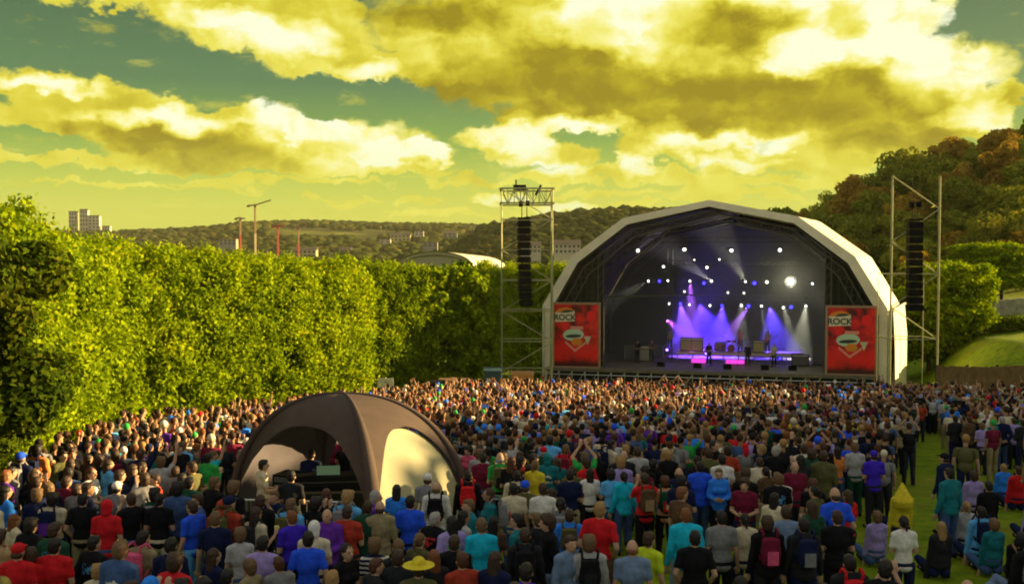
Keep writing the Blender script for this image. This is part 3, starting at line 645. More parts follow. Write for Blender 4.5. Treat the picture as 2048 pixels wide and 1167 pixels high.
def tower(px0, px1, Y, ptop, label, arr, pole_r=.045, full=True, group='speaker towers beside the stage'):
    x0, x1 = at(px0, 500, Y).x, at(px1, 500, Y).x; zt = at(px0, ptop, Y).z; g = tz((x0+x1)/2, Y) - .2; dp = 2.4
    t = empty('speaker_tower', ((x0+x1)/2, Y+dp/2, g)); tag(t, label, 'speaker tower', group); h = zt - g; w2 = (x1-x0)/2
    C = [(-w2, -dp/2), (w2, -dp/2), (w2, dp/2), (-w2, dp/2)]
    for k, (cx, cy) in enumerate(C):
        if not full and k > 1: pass
        q = MB(); q.bar((cx, cy, 0), (cx, cy, h if full or k < 2 else h*.55), pole_r if full or k < 2 else .03, 7); q.build('post', M_pole, t)
    q = MB(); n = int(h/2.1)
    for k in range(1, n+1):
        z = k*h/n
        if full or k in (2, 4):
            for i in range(4): a, b = C[i], C[(i+1) % 4]; q.bar((*a, z), (*b, z), .035, 5)
    q.build('ledgers', M_pole, t)
    q = MB()
    for k in range(n):
        z, z2 = k*h/n, (k+1)*h/n
        a, b = (C[0], C[1]) if k % 2 else (C[1], C[0])
        if full or k >= 2: q.bar((*a, z), (*b, z2), .035, 5)
        if full: q.bar((*C[1+k % 2], z), (*C[2-k % 2], z2), .03, 5); q.bar((*C[3*(k % 2)], z), (*C[3-3*(k % 2)], z2), .03, 5)
    q.build('braces', M_pole, t)
    if full:
        q = MB()
        for z in (h-1.0, h): 
            for cy in (-dp/2-.3, dp/2+.3): q.bar((-w2-.1, cy, z), (w2+.1, cy, z), .06, 6)
            for cx in (-w2-.1, w2+.1): q.bar((cx, -dp/2-.3, z), (cx, dp/2+.3, z), .05, 6)
        for k in range(8):
            a = -w2 + k*(2*w2)/8; b = a + 2*w2/8
            for cy in (-dp/2-.3, dp/2+.3): q.bar((a, cy, h-1 if k % 2 else h), (b, cy, h if k % 2 else h-1), .035, 4); q.bar((a, cy, h-1), (a, cy, h), .03, 4)
        q.build('top_truss', M_pole, t)
        q = MB(); q.box((-.5, 0, h+.15), (.9, .6, .35)); q.bar((-.75, 0, h+.2), (-.75, 0, h+.7), .05, 5); q.bar((.6, -.3, h-.4), (1.0, -.3, h+.3), .08, 5); q.build('hoist', M_black, t)
    # the hanging speakers
    ax0, ax1, ay0, ay1, n_, cv = arr; xa = at((ax0+ax1)/2, 500, Y-.2).x; wd = at(ax1, 500, Y-.2).x - at(ax0, 500, Y-.2).x; za, zb = at(ax0, ay0, Y-.2).z, at(ax0, ay1, Y-.2).z
    s = empty('line_array', (xa, Y-.2, za)); tag(s, arr_label[0], 'speakers', 'hanging speaker columns'); hh = (za-zb)/n_
    q = MB(); p = 0.0; yy = 0.0
    for k in range(n_):
        a_ = cv*(k/(n_-1))**2.5; q = MB(); cz = -hh*(k+.5); yy -= math.sin(a_)*hh*.6; xx = math.sin(a_)*.35*(k/n_)
        q.box((xx, yy, cz), (wd*.82, .8, hh*.90)); q.box((xx - wd*.46, yy-.1, cz), (.06, .55, hh*.7)); q.box((xx + wd*.46, yy-.1, cz), (.06, .55, hh*.7)); q.build('cabinet', M_black, s)
    q = MB(); q.box((0, 0, .12), (wd*.9, .9, .12)); q.bar((-.15, 0, .18), (-.15, 0, .9), .03, 5); q.bar((.2, 0, .18), (.2, 0, .9), .03, 5); q.box((-.22, 0, 1.1), (.28, .3, .36)); q.box((.25, 0, 1.15), (.28, .3, .36)); q.bar((0, 0, 1.2), (0, .6, zt-za), .025, 5); q.build('rigging', M_black, s)
    return t
arr_label = ['black curved column of speakers hanging in the left tower']
tower(1003, 1105, 69, 377, 'tall scaffold speaker tower with trussed top left of the stage', (1034, 1062, 440, 612, 12, .42))
arr_label = ['black straight column of speakers hanging between the right poles']
tower(1783, 1878, 66.5, 352, 'two tall pale poles with braces right of the stage', (1814, 1842, 443, 622, 12, .12), .065, False)

# ================================================================ DOME TENT
M_tent = mat('tent_brown', (.080,.054,.044), .85, noise=(1.4, .25), bump=.25, bscale=2.5)
M_tentin = mat('tent_lining', (.13,.12,.15), .8, noise=(1, .2))
M_panel = mat('tent_panel_cream', (.80,.76,.50), .7, noise=(.9, .10), bump=.2, bscale=1.5)
T = NT(M_panel.node_tree); b_ = T.n['Principled BSDF']; tr = T.node('ShaderNodeBsdfTranslucent'); tr.inputs[0].default_value = (.85,.80,.50,1); mx_ = T.node('ShaderNodeMixShader'); mx_.inputs[0].default_value = .45
out_ = T.n['Material Output']; T.put(mx_.inputs[1], b_.outputs[0]); T.put(mx_.inputs[2], tr.outputs[0]); T.put(out_.inputs[0], mx_.outputs[0])
TX, TY = -3.72, 21.95; TG = tz(TX, TY)
tent = empty('dome_tent', (TX, TY, TG)); tag(tent, 'dark brown four legged dome tent with one cream side panel in the crowd', 'tent')
legs = [Vector((-2.62, .40, 0)), Vector((1.05, -2.75, 0)), Vector((2.75, -.1, 0)), Vector((-1.05, 2.9, 0))]
for L_ in legs: L_.z = tz(TX+L_.x, TY+L_.y) - TG
APEX = Vector((0, 0, 2.98))
def rib(k, t):
    """t 0 at the foot .. 1 at the apex; quarter of a superellipse"""
    L_ = legs[k]; a = t*math.pi/2; hx = math.cos(a)**.92; hz = math.sin(a)**.86
    return Vector((L_.x*hx, L_.y*hx, L_.z*(1-hz) + APEX.z*hz))
def skin(k, t, f):
    a, b = rib(k, t), rib((k+1) % 4, t); m = a.lerp(b, f); bul = math.sin(math.pi*f); out = Vector((m.x, m.y, 0)); n = out.normalized() if out.length > .01 else Vector((0,0,0))
    return m + n*bul*.22*math.cos(t*math.pi/2) + Vector((0, 0, -.05*bul*(1-t)))
def gore(k, off=0.0, fill=False):
    """fabric between two legs above the arched opening"""
    NT_, NF = 22, 20; mb = MB(); vs = []
    for i in range(NF+1):
        f = i/NF; e = abs(2*f-1); tlo = .57*max(0, 1 - e**2.6)**.75 if not fill else 0
        for j in range(NT_+1):
            t = tlo + (1-tlo)*j/NT_; p = skin(k, t, f); p = p + Vector((p.x, p.y, p.z*.6))*off; vs.append(p)
    mb.add(vs, [(i*(NT_+1)+j, (i+1)*(NT_+1)+j, (i+1)*(NT_+1)+j+1, i*(NT_+1)+j+1) for i in range(NF) for j in range(NT_)]); return mb
for k in range(4):
    gore(k).build('canopy', M_tent, tent, True); gore(k, -.012).build('lining', M_tentin, tent, True)
for k in range(4):
    mb = MB(); n = 22; vs = []
    for j in range(n+1):
        t = j/n; p = rib(k, t); q = rib(k, min(1, t+.02)); d = (q-p).normalized() if j < n else (rib(k, 1)-rib(k, .97)).normalized(); L_ = legs[k].normalized(); s_ = Vector((-L_.y, L_.x, 0)).normalized(); o = s_.cross(d).normalized()
        wv = .05 + .30*(1-t)**1.3; th = .03 + .09*(1-t)
        for c in range(8): a = 2*math.pi*c/8; vs.append(p + s_*math.cos(a)*wv*.6 + o*math.sin(a)*th)
    mb.add(vs, [(j*8+c, j*8+(c+1) % 8, (j+1)*8+(c+1) % 8, (j+1)*8+c) for j in range(n) for c in range(8)]); mb.build('leg', M_tent, tent, True)
# cream panel fills the front right opening
def opening_panel(k, mt, inset=-.03, b0=0.0):
    mb = MB(); NF, NT_ = 22, 8; vs = []
    for i in range(NF+1):
        f = .045 + .91*i/NF; e = abs(2*f-1); thi = .585*max(0, 1 - e**2.6)**.75
        for j in range(NT_+1): p = skin(k, thi*j/NT_, f); vs.append(p*(1+inset))
    mb.add(vs, [(i*(NT_+1)+j, (i+1)*(NT_+1)+j, (i+1)*(NT_+1)+j+1, i*(NT_+1)+j+1) for i in range(NF) for j in range(NT_)]); return mb.build('side_panel', mt, tent, True)
opening_panel(1, M_panel); 
M_pg = mat('tent_panel_grey', (.15,.135,.17), .8, noise=(1.2, .15), bump=.2, bscale=2)
opening_panel(3, M_pg)
# sound desk and gear under the tent
def cone_legs(mb, w, d, h, r=.025):
    for sx in (-1, 1):
        for sy in (-1, 1): mb.bar((sx*w/2, sy*d/2, 0), (sx*w/2, sy*d/2, h), r, 5)
def table(x, y, rz, lab):
    t = empty('folding_table', (x, y, tz(x, y)), rz); tag(t, lab, 'table'); q = MB(); q.box((0, 0, .93), (1.8, .8, .04)); q.build('table_top', mat('table_top', (.10,.09,.06), .6), t)
    q = MB(); q.box((0,-.38,.5),(1.78,.01,.82)); q.build('table_skirt', M_blackfab, t)
    for sx in (-1, 1):
        for sy in (-1, 1): q = MB(); q.bar((sx*.85, sy*.32, 0), (sx*.85, sy*.32, .91), .02, 5); q.build('leg', M_alu, t)
    return t
T1 = table(TX-.3, TY-.4, .1, 'draped table carrying the sound desk under the dome tent')
def desk():
    t = empty('mixing_desk', (TX-.3, TY-.4, tz(TX-.3, TY-.4)+.95), .1); tag(t, 'black mixing desk with rows of faders on the table in the tent', 'mixing desk')
    q = MB(); q.add([(-.75,-.35,0),(.75,-.35,0),(.75,.35,0),(-.75,.35,0),(-.75,-.35,.10),(.75,-.35,.10),(.75,.35,.28),(-.75,.35,.28)], [(3,2,1,0),(4,5,6,7),(0,1,5,4),(1,2,6,5),(2,3,7,6),(3,0,4,7)]); q.build('body', M_black, t)
    q = MB()
    for i in range(28): q.box((-.68+i*.05, -.18, .153), (.018, .03, .02))
    q.build('faders', M_alu, t)
    q = MB(); q.box((0, .18, .34), (.5, .03, .2)); q.build('screen', emit('desk_screen', (.25,.4,.2), .15), t)
desk()
def rack(x, y, rz, lab):
    t = empty('equipment_rack', (x, y, tz(x, y)), rz); tag(t, lab, 'equipment rack'); q = MB(); q.box((0, 0, .62), (.6, .6, 1.1)); q.build('case', M_black, t)
    q = MB()
    for i in range(6): q.box((0, -.31, .22+i*.17), (.5, .02, .12))
    q.build('units', mat('rack_units', (.10,.11,.12), .4), t)
    q = MB()
    for sx in (-1,1): 
        for sy in (-1,1): q.ball((sx*.24, sy*.24, .05), .05, 6, 5)
    q.build('castors', M_black, t)
rack(TX+.4, TY+.6, .3, 'tall black equipment rack beside the sound desk in the tent'); rack(TX-1.3, TY+.5, -.3, 'black equipment rack at the left inside the tent')
# crowd barriers round the tent
def barrier(x, y, rz, lab):
    t = empty('crowd_barrier', (x, y, tz(x, y)), rz); tag(t, lab, 'barrier', 'steel barriers round the tent'); q = MB()
    q.path([(-1.1,0,.12),(-1.1,0,1.1),(1.1,0,1.1),(1.1,0,.12),(-1.1,0,.12)], .024, 6); q.build('frame', M_alu, t); q = MB()
    for k in range(1, 16): q.bar((-1.1+k*.1375,0,.12),(-1.1+k*.1375,0,1.1),.009,4)
    q.build('bars', M_alu, t); q = MB(); q.bar((-.9,-.3,.02),(-.9,.3,.02),.02,4); q.bar((.9,-.3,.02),(.9,.3,.02),.02,4); q.bar((-.9,0,.02),(-.9,0,.14),.02,4); q.bar((.9,0,.02),(.9,0,.14),.02,4); q.build('feet', M_alu, t)
for x, y, rz, lb in [(-6.1, 19.6, -.5, 'steel crowd barrier left of the tent, nearest the camera'), (-7.6, 21.2, -.9, 'steel crowd barrier at the left leg of the tent'), (-4.2, 18.9, -.1, 'steel crowd barrier in front of the tent opening')]: barrier(x, y, rz, lb)

# ================================================================ SIGN, FLAG, BACKSTAGE BITS
def sign(px, py, Y, lab):
    p = at(px, py, Y); g = tz(p.x, Y); t = empty('hand_sign', (p.x, Y, g)); tag(t, lab, 'sign'); h = p.z - g
    q = MB(); q.bar((0, 0, 0), (0, 0, h+.4), .04, 6); q.build('pole', mat('sign_pole', (.6,.55,.2), .6), t); q = MB(); q.box((0, -.06, h), (.85, .04, .72)); q.build('board', mat('sign_board', (.75,.72,.45), .6), t)
    cu = bpy.data.curves.new('t', 'FONT'); cu.body = '?'; cu.size = .62; cu.extrude = .003; cu.align_x = 'CENTER'; to = bpy.data.objects.new('t', cu); col.objects.link(to); bpy.context.view_layer.update()
    me = bpy.data.meshes.new_from_object(to.evaluated_get(bpy.context.evaluated_depsgraph_get())); bpy.data.objects.remove(to); me.transform(Matrix.Rotation(R(90), 4, 'X')); me.materials.clear(); me.materials.append(mat('sign_ink', (.25,.24,.12), .6)); obj('lettering', me, t, (0, -.086, h-.22))
sign(771, 769, 53, 'cream sign board on a pole above the crowd right of the tent')
def flag(px, py, Y, lab):
    p = at(px, py, Y); g = tz(p.x, Y); t = empty('small_flag', (p.x, Y, g)); tag(t, lab, 'flag'); h = p.z - g
    q = MB(); q.bar((0,0,0),(0,0,h+.1),.015,5); q.build('pole', M_alu, t); q = MB(); q.add([(-.02,0,h+.1),(-.14,.03,h-.3),(-.2,.02,h-.72),(.14,-.03,h-.75),(.16,.0,h-.35)],[(0,1,2,3,4)]); q.build('cloth', mat('flag_white',(.8,.8,.75),.7), t)
flag(386, 800, 39, 'white pointed flag above the sunlit crowd by the hedge')
def hut(name, px, py0, py1, wpx, Y, c, lab, cat='container', grp=None, roofc=None):
    a = at(px, py1, Y); b = at(px, py0, Y); w_ = wpx/F*Y; g = min(a.z, b.z); h = b.z - g; t = empty(name, (a.x, Y, g)); tag(t, lab, cat, grp); dpt = max(2.0, w_*.6)
    q = MB(); q.box((0, dpt/2, h/2 - .4), (w_, dpt, h+.8)); q.build('wall', c, t)
    q = MB(); q.box((0, dpt/2, h+.06), (w_*1.05, dpt*1.05, .14)); q.build('roof', roofc or c, t)
    q = MB(); n = max(1, int(w_/2.2)); 
    for k in range(n): q.box((-w_/2 + (k+.5)*w_/n, -.02, h*.55), (w_/n*.45, .05, h*.3))
    q.build('windows', M_black, t); return t
M_teal = mat('booth_teal', (.02,.07,.09), .6); M_brown = mat('booth_brown', (.16,.09,.03), .8, noise=(2,.4)); M_ytape = mat('yellow_banner', (.55,.60,.03), .6)
hut('backstage_booth', 985, 745, 800, 34, 62, M_teal, 'dark teal booth at the foot of the left speaker tower', 'booth')
hut('equipment_container', 905, 768, 800, 60, 58, M_brown, 'low brown container behind the sunlit crowd left of the tower', 'container')
hut('equipment_container', 870, 772, 800, 26, 57, M_black, 'small black container left of the brown one', 'container')
hut('backstage_booth', 1045, 752, 800, 44, 64, mat('booth_orange', (.42,.20,.05), .7), 'orange brown booth between speaker tower and stage', 'booth')
t = empty('barrier_banner', at(1050, 773, 59)); tag(t, 'yellow green banner strip on the fence left of the stage', 'banner'); q = MB(); q.box((0,0,0),(1.7,.04,.28)); q.build('cloth', M_ytape, t); q = MB(); q.bar((-.85,.05,-2.2),(-.85,.05,.2),.03,5); q.bar((.85,.05,-2.2),(.85,.05,.2),.03,5); q.build('posts', M_alu, t)
# pit barrier along the stage front
for k in range(13):
    u = -12.6 + k*2.1; p = stage.matrix_basis @ Vector((u, -13.2, 0)); g = tz(p.x, p.y); t = empty('pit_barrier', (p.x, p.y, g), -TH); tag(t, 'steel barrier section between the front row and the stage', 'barrier', 'pit barriers along the stage front')
    q = MB(); q.path([(-1.02,0,0),(-1.02,0,1.2),(1.02,0,1.2),(1.02,0,0)], .03, 5); q.build('frame', M_alu, t); q = MB(); q.box((0,0,.6),(2.0,.02,1.1)); q.build('plate', mat('plate', (.25,.25,.22), .5, .5) if k == 0 else bpy.data.materials['plate'], t)

# ================================================================ RIGHT BANK
def wood_fence():
    t = empty('wooden_fence'); p0 = at(1872, 800, 57); tag(t, 'tall brown plank fence at the right behind the crowd', 'fence'); t.location = (p0.x, 57, tz(p0.x, 57))
    x1 = at(2120, 800, 57).x - p0.x; n = int(x1/.155); q = MB(); rs_ = random.Random(3)
    for k in range(n): h = 2.5 + rs_.uniform(-.04, .04); q.box((.155*k+.07, rs_.uniform(-.01,.01), h/2 - .1 + (tz(p0.x+.155*k, 57)-t.location.z)), (.142, .03, h+.4))
    q.build('planks', mat('fence_planks', (.24,.15,.055), .8, noise=(3,.4)), t)
    q = MB(); 
    for k in range(0, 5): q.box((k*x1/4.1+.05, .08, 1.2), (.12, .12, 2.9))
    for z in (.5, 2.1): q.box((x1/2, .05, z+.2), (x1, .05, .1))
    q.build('fence_posts', M_bark, t)
wood_fence()
def low_wall(pts, Y, h, c, name, lab, cat):
    t = empty(name); p0 = at(*pts[0], Y[0]); t.location = (p0.x, p0.y, tz(p0.x, p0.y)); tag(t, lab, cat); q = MB(); last = None
    for (a, b) in zip(pts, Y):
        p = at(*a, b); w_ = Vector((p.x - t.location.x, p.y - t.location.y, tz(p.x, p.y) - t.location.z))
        if last is not None:
            n = int((w_-last).length/1.5)+1
            for k in range(n):
                A = last.lerp(w_, k/n); B = last.lerp(w_, (k+1)/n); m = (A+B)/2; q.box((m.x, m.y, m.z + h/2 - .3), ((B-A).length+.02, .5, h+.6), math.atan2((B-A).y, (B-A).x))
        last = w_
    q.build('wall' if cat == 'wall' else 'foliage', c, t)
low_wall([(1915,650),(1990,640),(2060,610)], [100, 98, 96], 1.5, mat('stone_wall', (.35,.33,.24), .9, noise=(2,.4)), 'stone_wall', 'grey stone wall below the clipped block trees at the right', 'wall')
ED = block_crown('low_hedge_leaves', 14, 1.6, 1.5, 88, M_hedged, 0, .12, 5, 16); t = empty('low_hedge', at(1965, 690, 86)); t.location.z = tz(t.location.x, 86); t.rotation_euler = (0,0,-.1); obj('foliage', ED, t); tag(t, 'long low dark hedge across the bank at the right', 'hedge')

# ================================================================ FAR THINGS
M_crane = mat('crane_steel', (.34,.22,.12), .6, .1); M_craner = mat('crane_red', (.45,.09,.05), .6)
def lattice(q, a, b, s, n, r):
    a, b = Vector(a), Vector(b); d = (b-a).normalized(); u = d.orthogonal().normalized()*s; v = d.cross(u).normalized()*s; C = [u+v, u-v, -u-v, -u+v]
    for c in C: q.bar(a+c, b+c, r, 4)
    for k in range(n):
        for i in range(4): q.bar(a.lerp(b, k/n)+C[i], a.lerp(b, (k+1)/n)+C[(i+1) % 4], r*.7, 3, cap=False)
def crane(px, pbase, ptop, Y, jl, jr, rise, c1, c2, lab):
    a = at(px, pbase, Y); b = at(px, ptop, Y); t = empty('tower_crane', (a.x, Y, a.z)); tag(t, lab, 'crane', 'tower cranes on the skyline'); h = b.z - a.z; s = Y/F
    q = MB(); lattice(q, (0,0,0), (0,0,h*.5), 1.3*s, 8, .5*s); q.build('lower_mast', c1, t)
    q = MB(); lattice(q, (0,0,h*.5), (0,0,h), 1.1*s, 8, .5*s); q.build('upper_mast', c2, t)
    q = MB(); lattice(q, (0,0,h), (jr*s, 0, h + rise*s), .8*s, 12, .4*s); q.build('jib', c2, t)
    q = MB(); lattice(q, (0,0,h), (-jl*s, 0, h - rise*.1*s), .8*s, 4, .5*s); q.box((-jl*s, 0, h-2*s), (6*s, 3*s, 4*s)); q.build('counter_jib', c2, t)
    q = MB(); q.bar((0,0,h),(0,0,h+6*s),.6*s,4); q.box((2*s,0,h-3*s),(3*s,3*s,3*s)); q.build('cab', c2, t); return t
crane(511, 525, 410, 260, 13, 32, 10, mat('crane_pale', (.60,.50,.30), .6), M_crane, 'tall tower crane with pale lower mast and raised jib above the hedge')
crane(481, 505, 436, 420, 8, 10, -1, M_craner, M_crane, 'smaller red mast crane just left of the tall crane')
crane(556, 510, 452, 460, 10, 14, 1, M_craner, M_craner, 'short red brown crane right of the tall crane')
crane(597, 515, 455, 440, 11, 14, 2, M_craner, M_crane, 'short crane in front of the orange building')
def block(px, py0, py1, wpx, Y, c, lab, fl=3, nb=6, roof='flat', grp=None, name='building'):
    a = at(px, py1, Y); b = at(px, py0, Y); w_ = wpx/F*Y; h = b.z - a.z; t = empty(name, (a.x, Y, a.z)); tag(t, lab, 'building', grp); dp = w_*.5
    q = MB(); q.box((0, dp/2, h/2 - h*.5), (w_, dp, h*2)); q.build('wall', c, t)
    q = MB()
    if roof == 'flat': q.box((0, dp/2, h+h*.02), (w_*1.02, dp*1.02, h*.05))
    else: q.add([(-w_*.53,-.4,h),(w_*.53,-.4,h),(w_*.53,dp+.4,h),(-w_*.53,dp+.4,h),(-w_*.53,dp/2,h*1.45),(w_*.53,dp/2,h*1.45)], [(0,1,5,4),(2,3,4,5),(1,2,5),(3,0,4)])
    q.build('roof', M_roof, t)
    q = MB(); q.box((0, 0, 0), (w_/nb*.5, .08, h/fl*.5)); wm = q.mesh('window', M_win)
    for i in range(fl):
        for k in range(nb): obj('window', wm, t, (-w_/2 + (k+.5)*w_/nb, -.03, h*(i+.55)/fl))
    return t
M_roof = mat('slate_roof', (.10,.08,.06), .8); M_win = mat('window_glass', (.05,.06,.06), .2); M_pl = mat('pale_plaster', (.55,.50,.36), .8, noise=(.1,.15)); M_or = mat('orange_facade', (.75,.36,.08), .7, noise=(.1,.2)); M_gr = mat('grey_facade', (.32,.30,.22), .8, noise=(.1,.2)); M_yl = mat('sand_facade', (.55,.46,.20), .8, noise=(.1,.2))
block(604, 452, 465, 46, 1250, M_or, 'long orange sunlit building on the far ridge right of the cranes', 3, 9)
for i, (px, y0, y1, wp, Y, c, lb) in enumerate([(540,512,530,26,300,M_gr,'grey building at the foot of the tall crane'),(610,500,515,44,700,M_yl,'sand coloured building below the orange one'),(575,488,499,60,900,M_gr,'long grey building under the short cranes'),
    (690,498,508,24,800,M_pl,'pale house behind the middle of the hedge'),(770,478,486,22,900,M_pl,'pale villa at the left end of the hillside fields'),(800,470,482,40,1000,M_yl,'sand coloured terrace on the far slope'),
    (838,462,471,18,1000,M_pl,'small pale house above the terrace'),(900,466,476,28,1000,M_gr,'grey house above the white hall'),(935,476,486,30,900,M_pl,'pale house right of and above the white hall'),(975,488,500,34,560,M_yl,'sand coloured house left of the speaker tower'),
    (1018,472,484,26,600,M_pl,'pale house seen through the left speaker tower'),(1062,490,506,40,430,M_pl,'wide pale house right of the hanging speakers'),(1088,470,480,22,640,M_gr,'grey house at the right leg of the speaker tower'),(1135,488,508,52,400,M_pl,'large pale house between speaker tower and stage roof'),
    (1182,462,470,20,560,M_yl,'small sand coloured house on the slope behind the stage'),(960,455,463,26,1100,M_pl,'small pale house near the ridge left of the speaker tower'),(860,484,493,30,800,M_gr,'grey sheds just behind the white hall'),(712,462,469,16,1200,M_pl,'tiny pale house on the dark ridge'),(455,478,490,34,800,M_gr,'grey block left of the cranes')]):
    block(px, y0, y1, wp, Y, c, lb, 2, max(2, wp//8), 'gable' if i % 2 else 'flat', 'houses on the far hillside')
# construction towers behind the left end of the hedge
for i, (px, y0, y1, wp, lb) in enumerate([(146,424,470,16,'pale tower block left of the others behind the hedge'),(168,420,470,16,'tallest pale tower block behind the hedge'),(188,432,470,22,'lower tower block under scaffold behind the hedge'),(212,452,470,16,'lowest block at the right end of the tower blocks')]):
    block(px, y0, y1, wp, 1300, M_pl, lb, 6, 3, 'flat', 'tower blocks behind the left hedge')
# arched white hall
def hall():
    Y = 150; a = at(793, 548, Y); b = at(946, 548, Y); w_ = b.x - a.x; zt = at(870, 502, Y).z; t = empty('arched_hall', ((a.x+b.x)/2, Y, a.z)); tag(t, 'white arched tent hall with coloured boards behind the hedge', 'hall'); h = zt - a.z; n = 18
    A = [(-w_/2*math.cos(math.pi*k/n), h*.35 + h*.65*math.sin(math.pi*k/n)) for k in range(n+1)]
    q = MB(); vs = [(x, 0, z) for x, z in A] + [(x+3.2, 9, z-.4) for x, z in A] + [(x+5, 16, z-.6) for x, z in A]; q.add(vs, [(r*(n+1)+k, r*(n+1)+k+1, (r+1)*(n+1)+k+1, (r+1)*(n+1)+k) for r in (0, 1) for k in range(n)]); q.build('roof', M_white, t, True)
    q = MB(); q.add([(x*.985, .25, z-.15) for x, z in A] + [(w_/2*.985, .25, -6), (-w_/2*.985, .25, -6)], [tuple(range(n+3))]); q.build('gable', mat('hall_gable', (.42,.38,.22), .8), t)
    q = MB(); q.path([(x*.9, .1, z*.86) for x, z in A], .18, 5); q.build('arch_rib', mat('hall_rib', (.30,.27,.12), .8), t)
    for px, wp, hp, y, c, nm in [(846, 10, 18, 538, (.40,.02,.01), 'red_board'), (854, 8, 16, 538, (.75,.45,.36), 'pink_board'), (886, 12, 12, 537, (.03,.35,.10), 'green_board'), (898, 10, 12, 538, (.45,.62,.15), 'lime_board'), (920, 24, 22, 538, (.8,.8,.62), 'white_board')]:
        p = at(px, y, Y-.4); q = MB(); q.box((p.x - t.location.x, -.4, p.z - t.location.z), (wp/F*Y, .2, hp/F*Y)); q.build(nm, mat(nm, c, .6), t)
hall()
# ================================================================ PEOPLE
def cap_prim(mb, a, b, r1, r2, n=12):
    """tapered capsule, closed"""
    a = Vector(a); b = Vector(b); d = b - a; L = d.length
    if L < 1e-5: mb.ball(a, r1, n, 8); return
    d.normalize(); u = d.orthogonal().normalized(); v = d.cross(u); vs = [a - d*r1]; rings = []
    for (c, r, s0, s1) in ((a, r1, -60, 0), (b, r2, 0, 60)):
        for t in ((-60, -30, 0) if s0 < 0 else (0, 30, 60)): rings.append((c + d*(r*math.sin(R(t))), r*math.cos(R(t))))
    for c, r in rings:
        for k in range(n): t = 2*math.pi*k/n; vs.append(c + u*math.cos(t)*r + v*math.sin(t)*r)
    vs.append(b + d*r2); fs = [(0, 1+(k+1) % n, 1+k) for k in range(n)]; m = len(rings)
    for j in range(m-1):
        for k in range(n): A = 1+j*n+k; B = 1+j*n+(k+1) % n; fs.append((A, B, B+n, A+n))
    Lx = len(vs)-1; fs += [(Lx, Lx-n+k, Lx-n+(k+1) % n) for k in range(n)]
    mb.add(vs, fs)
def remesh(mb, name, voxel, ratio, mt, smooth=6, fn=None):
    me = bpy.data.meshes.new('tmp'); me.from_pydata(mb.v, [], mb.f); o = bpy.data.objects.new('tmp', me); col.objects.link(o)
    m = o.modifiers.new('r', 'REMESH'); m.mode = 'VOXEL'; m.voxel_size = voxel
    if smooth: s = o.modifiers.new('s', 'SMOOTH'); s.factor = .5; s.iterations = smooth
    d = o.modifiers.new('d', 'DECIMATE'); d.ratio = ratio
    bpy.context.view_layer.update(); out = bpy.data.meshes.new_from_object(o.evaluated_get(bpy.context.evaluated_depsgraph_get()))
    bpy.data.objects.remove(o); bpy.data.meshes.remove(me); out.name = name; out.materials.clear(); out.materials.append(mt)
    if fn:
        for v in out.vertices: v.co = fn(v.co)
    out.polygons.foreach_set('use_smooth', [True]*len(out.polygons)); out.update(); return out
# joints of each pose: elbow and wrist (right side, x mirrored for the left), or sitting
def V3(*a): return Vector(a)
POSES = {
 'down':   dict(e=(.25, -.02, 1.13), w=(.27, .06, .88), h=(0, .12, -1)),
 'front':  dict(e=(.25, .00, 1.14), w=(.09, .24, 1.12), h=(-.9, .4, .1)),
 'cup':    dict(e=(.24, .02, 1.14), w=(.16, .27, 1.24), h=(-.1, .5, .8), eL=(.24, -.02, 1.13), wL=(.25, .05, .88), hL=(0, .12, -1)),
 'clap':   dict(e=(.27, .12, 1.60), w=(.07, .20, 1.82), h=(-.2, .1, 1)),
 'raise':  dict(e=(.30, .08, 1.62), w=(.30, .14, 1.88), h=(.05, .1, 1), eL=(.25, -.02, 1.14), wL=(.23, .12, .92), hL=(0, .2, -1)),
 'phone':  dict(e=(.24, .16, 1.26), w=(.07, .26, 1.52), h=(-.1, .1, 1)),
 'pocket': dict(e=(.29, -.08, 1.15), w=(.19, .06, .96), h=(-.1, .3, -1)),
 'sit':    dict(e=(.24, .10, .50), w=(.16, .36, .40), h=(-.3, .9, -.1), sit=True),
 'back':   dict(e=(.27, -.12, 1.14), w=(.10, -.15, .98), h=(-.9, -.1, -.1)),
}
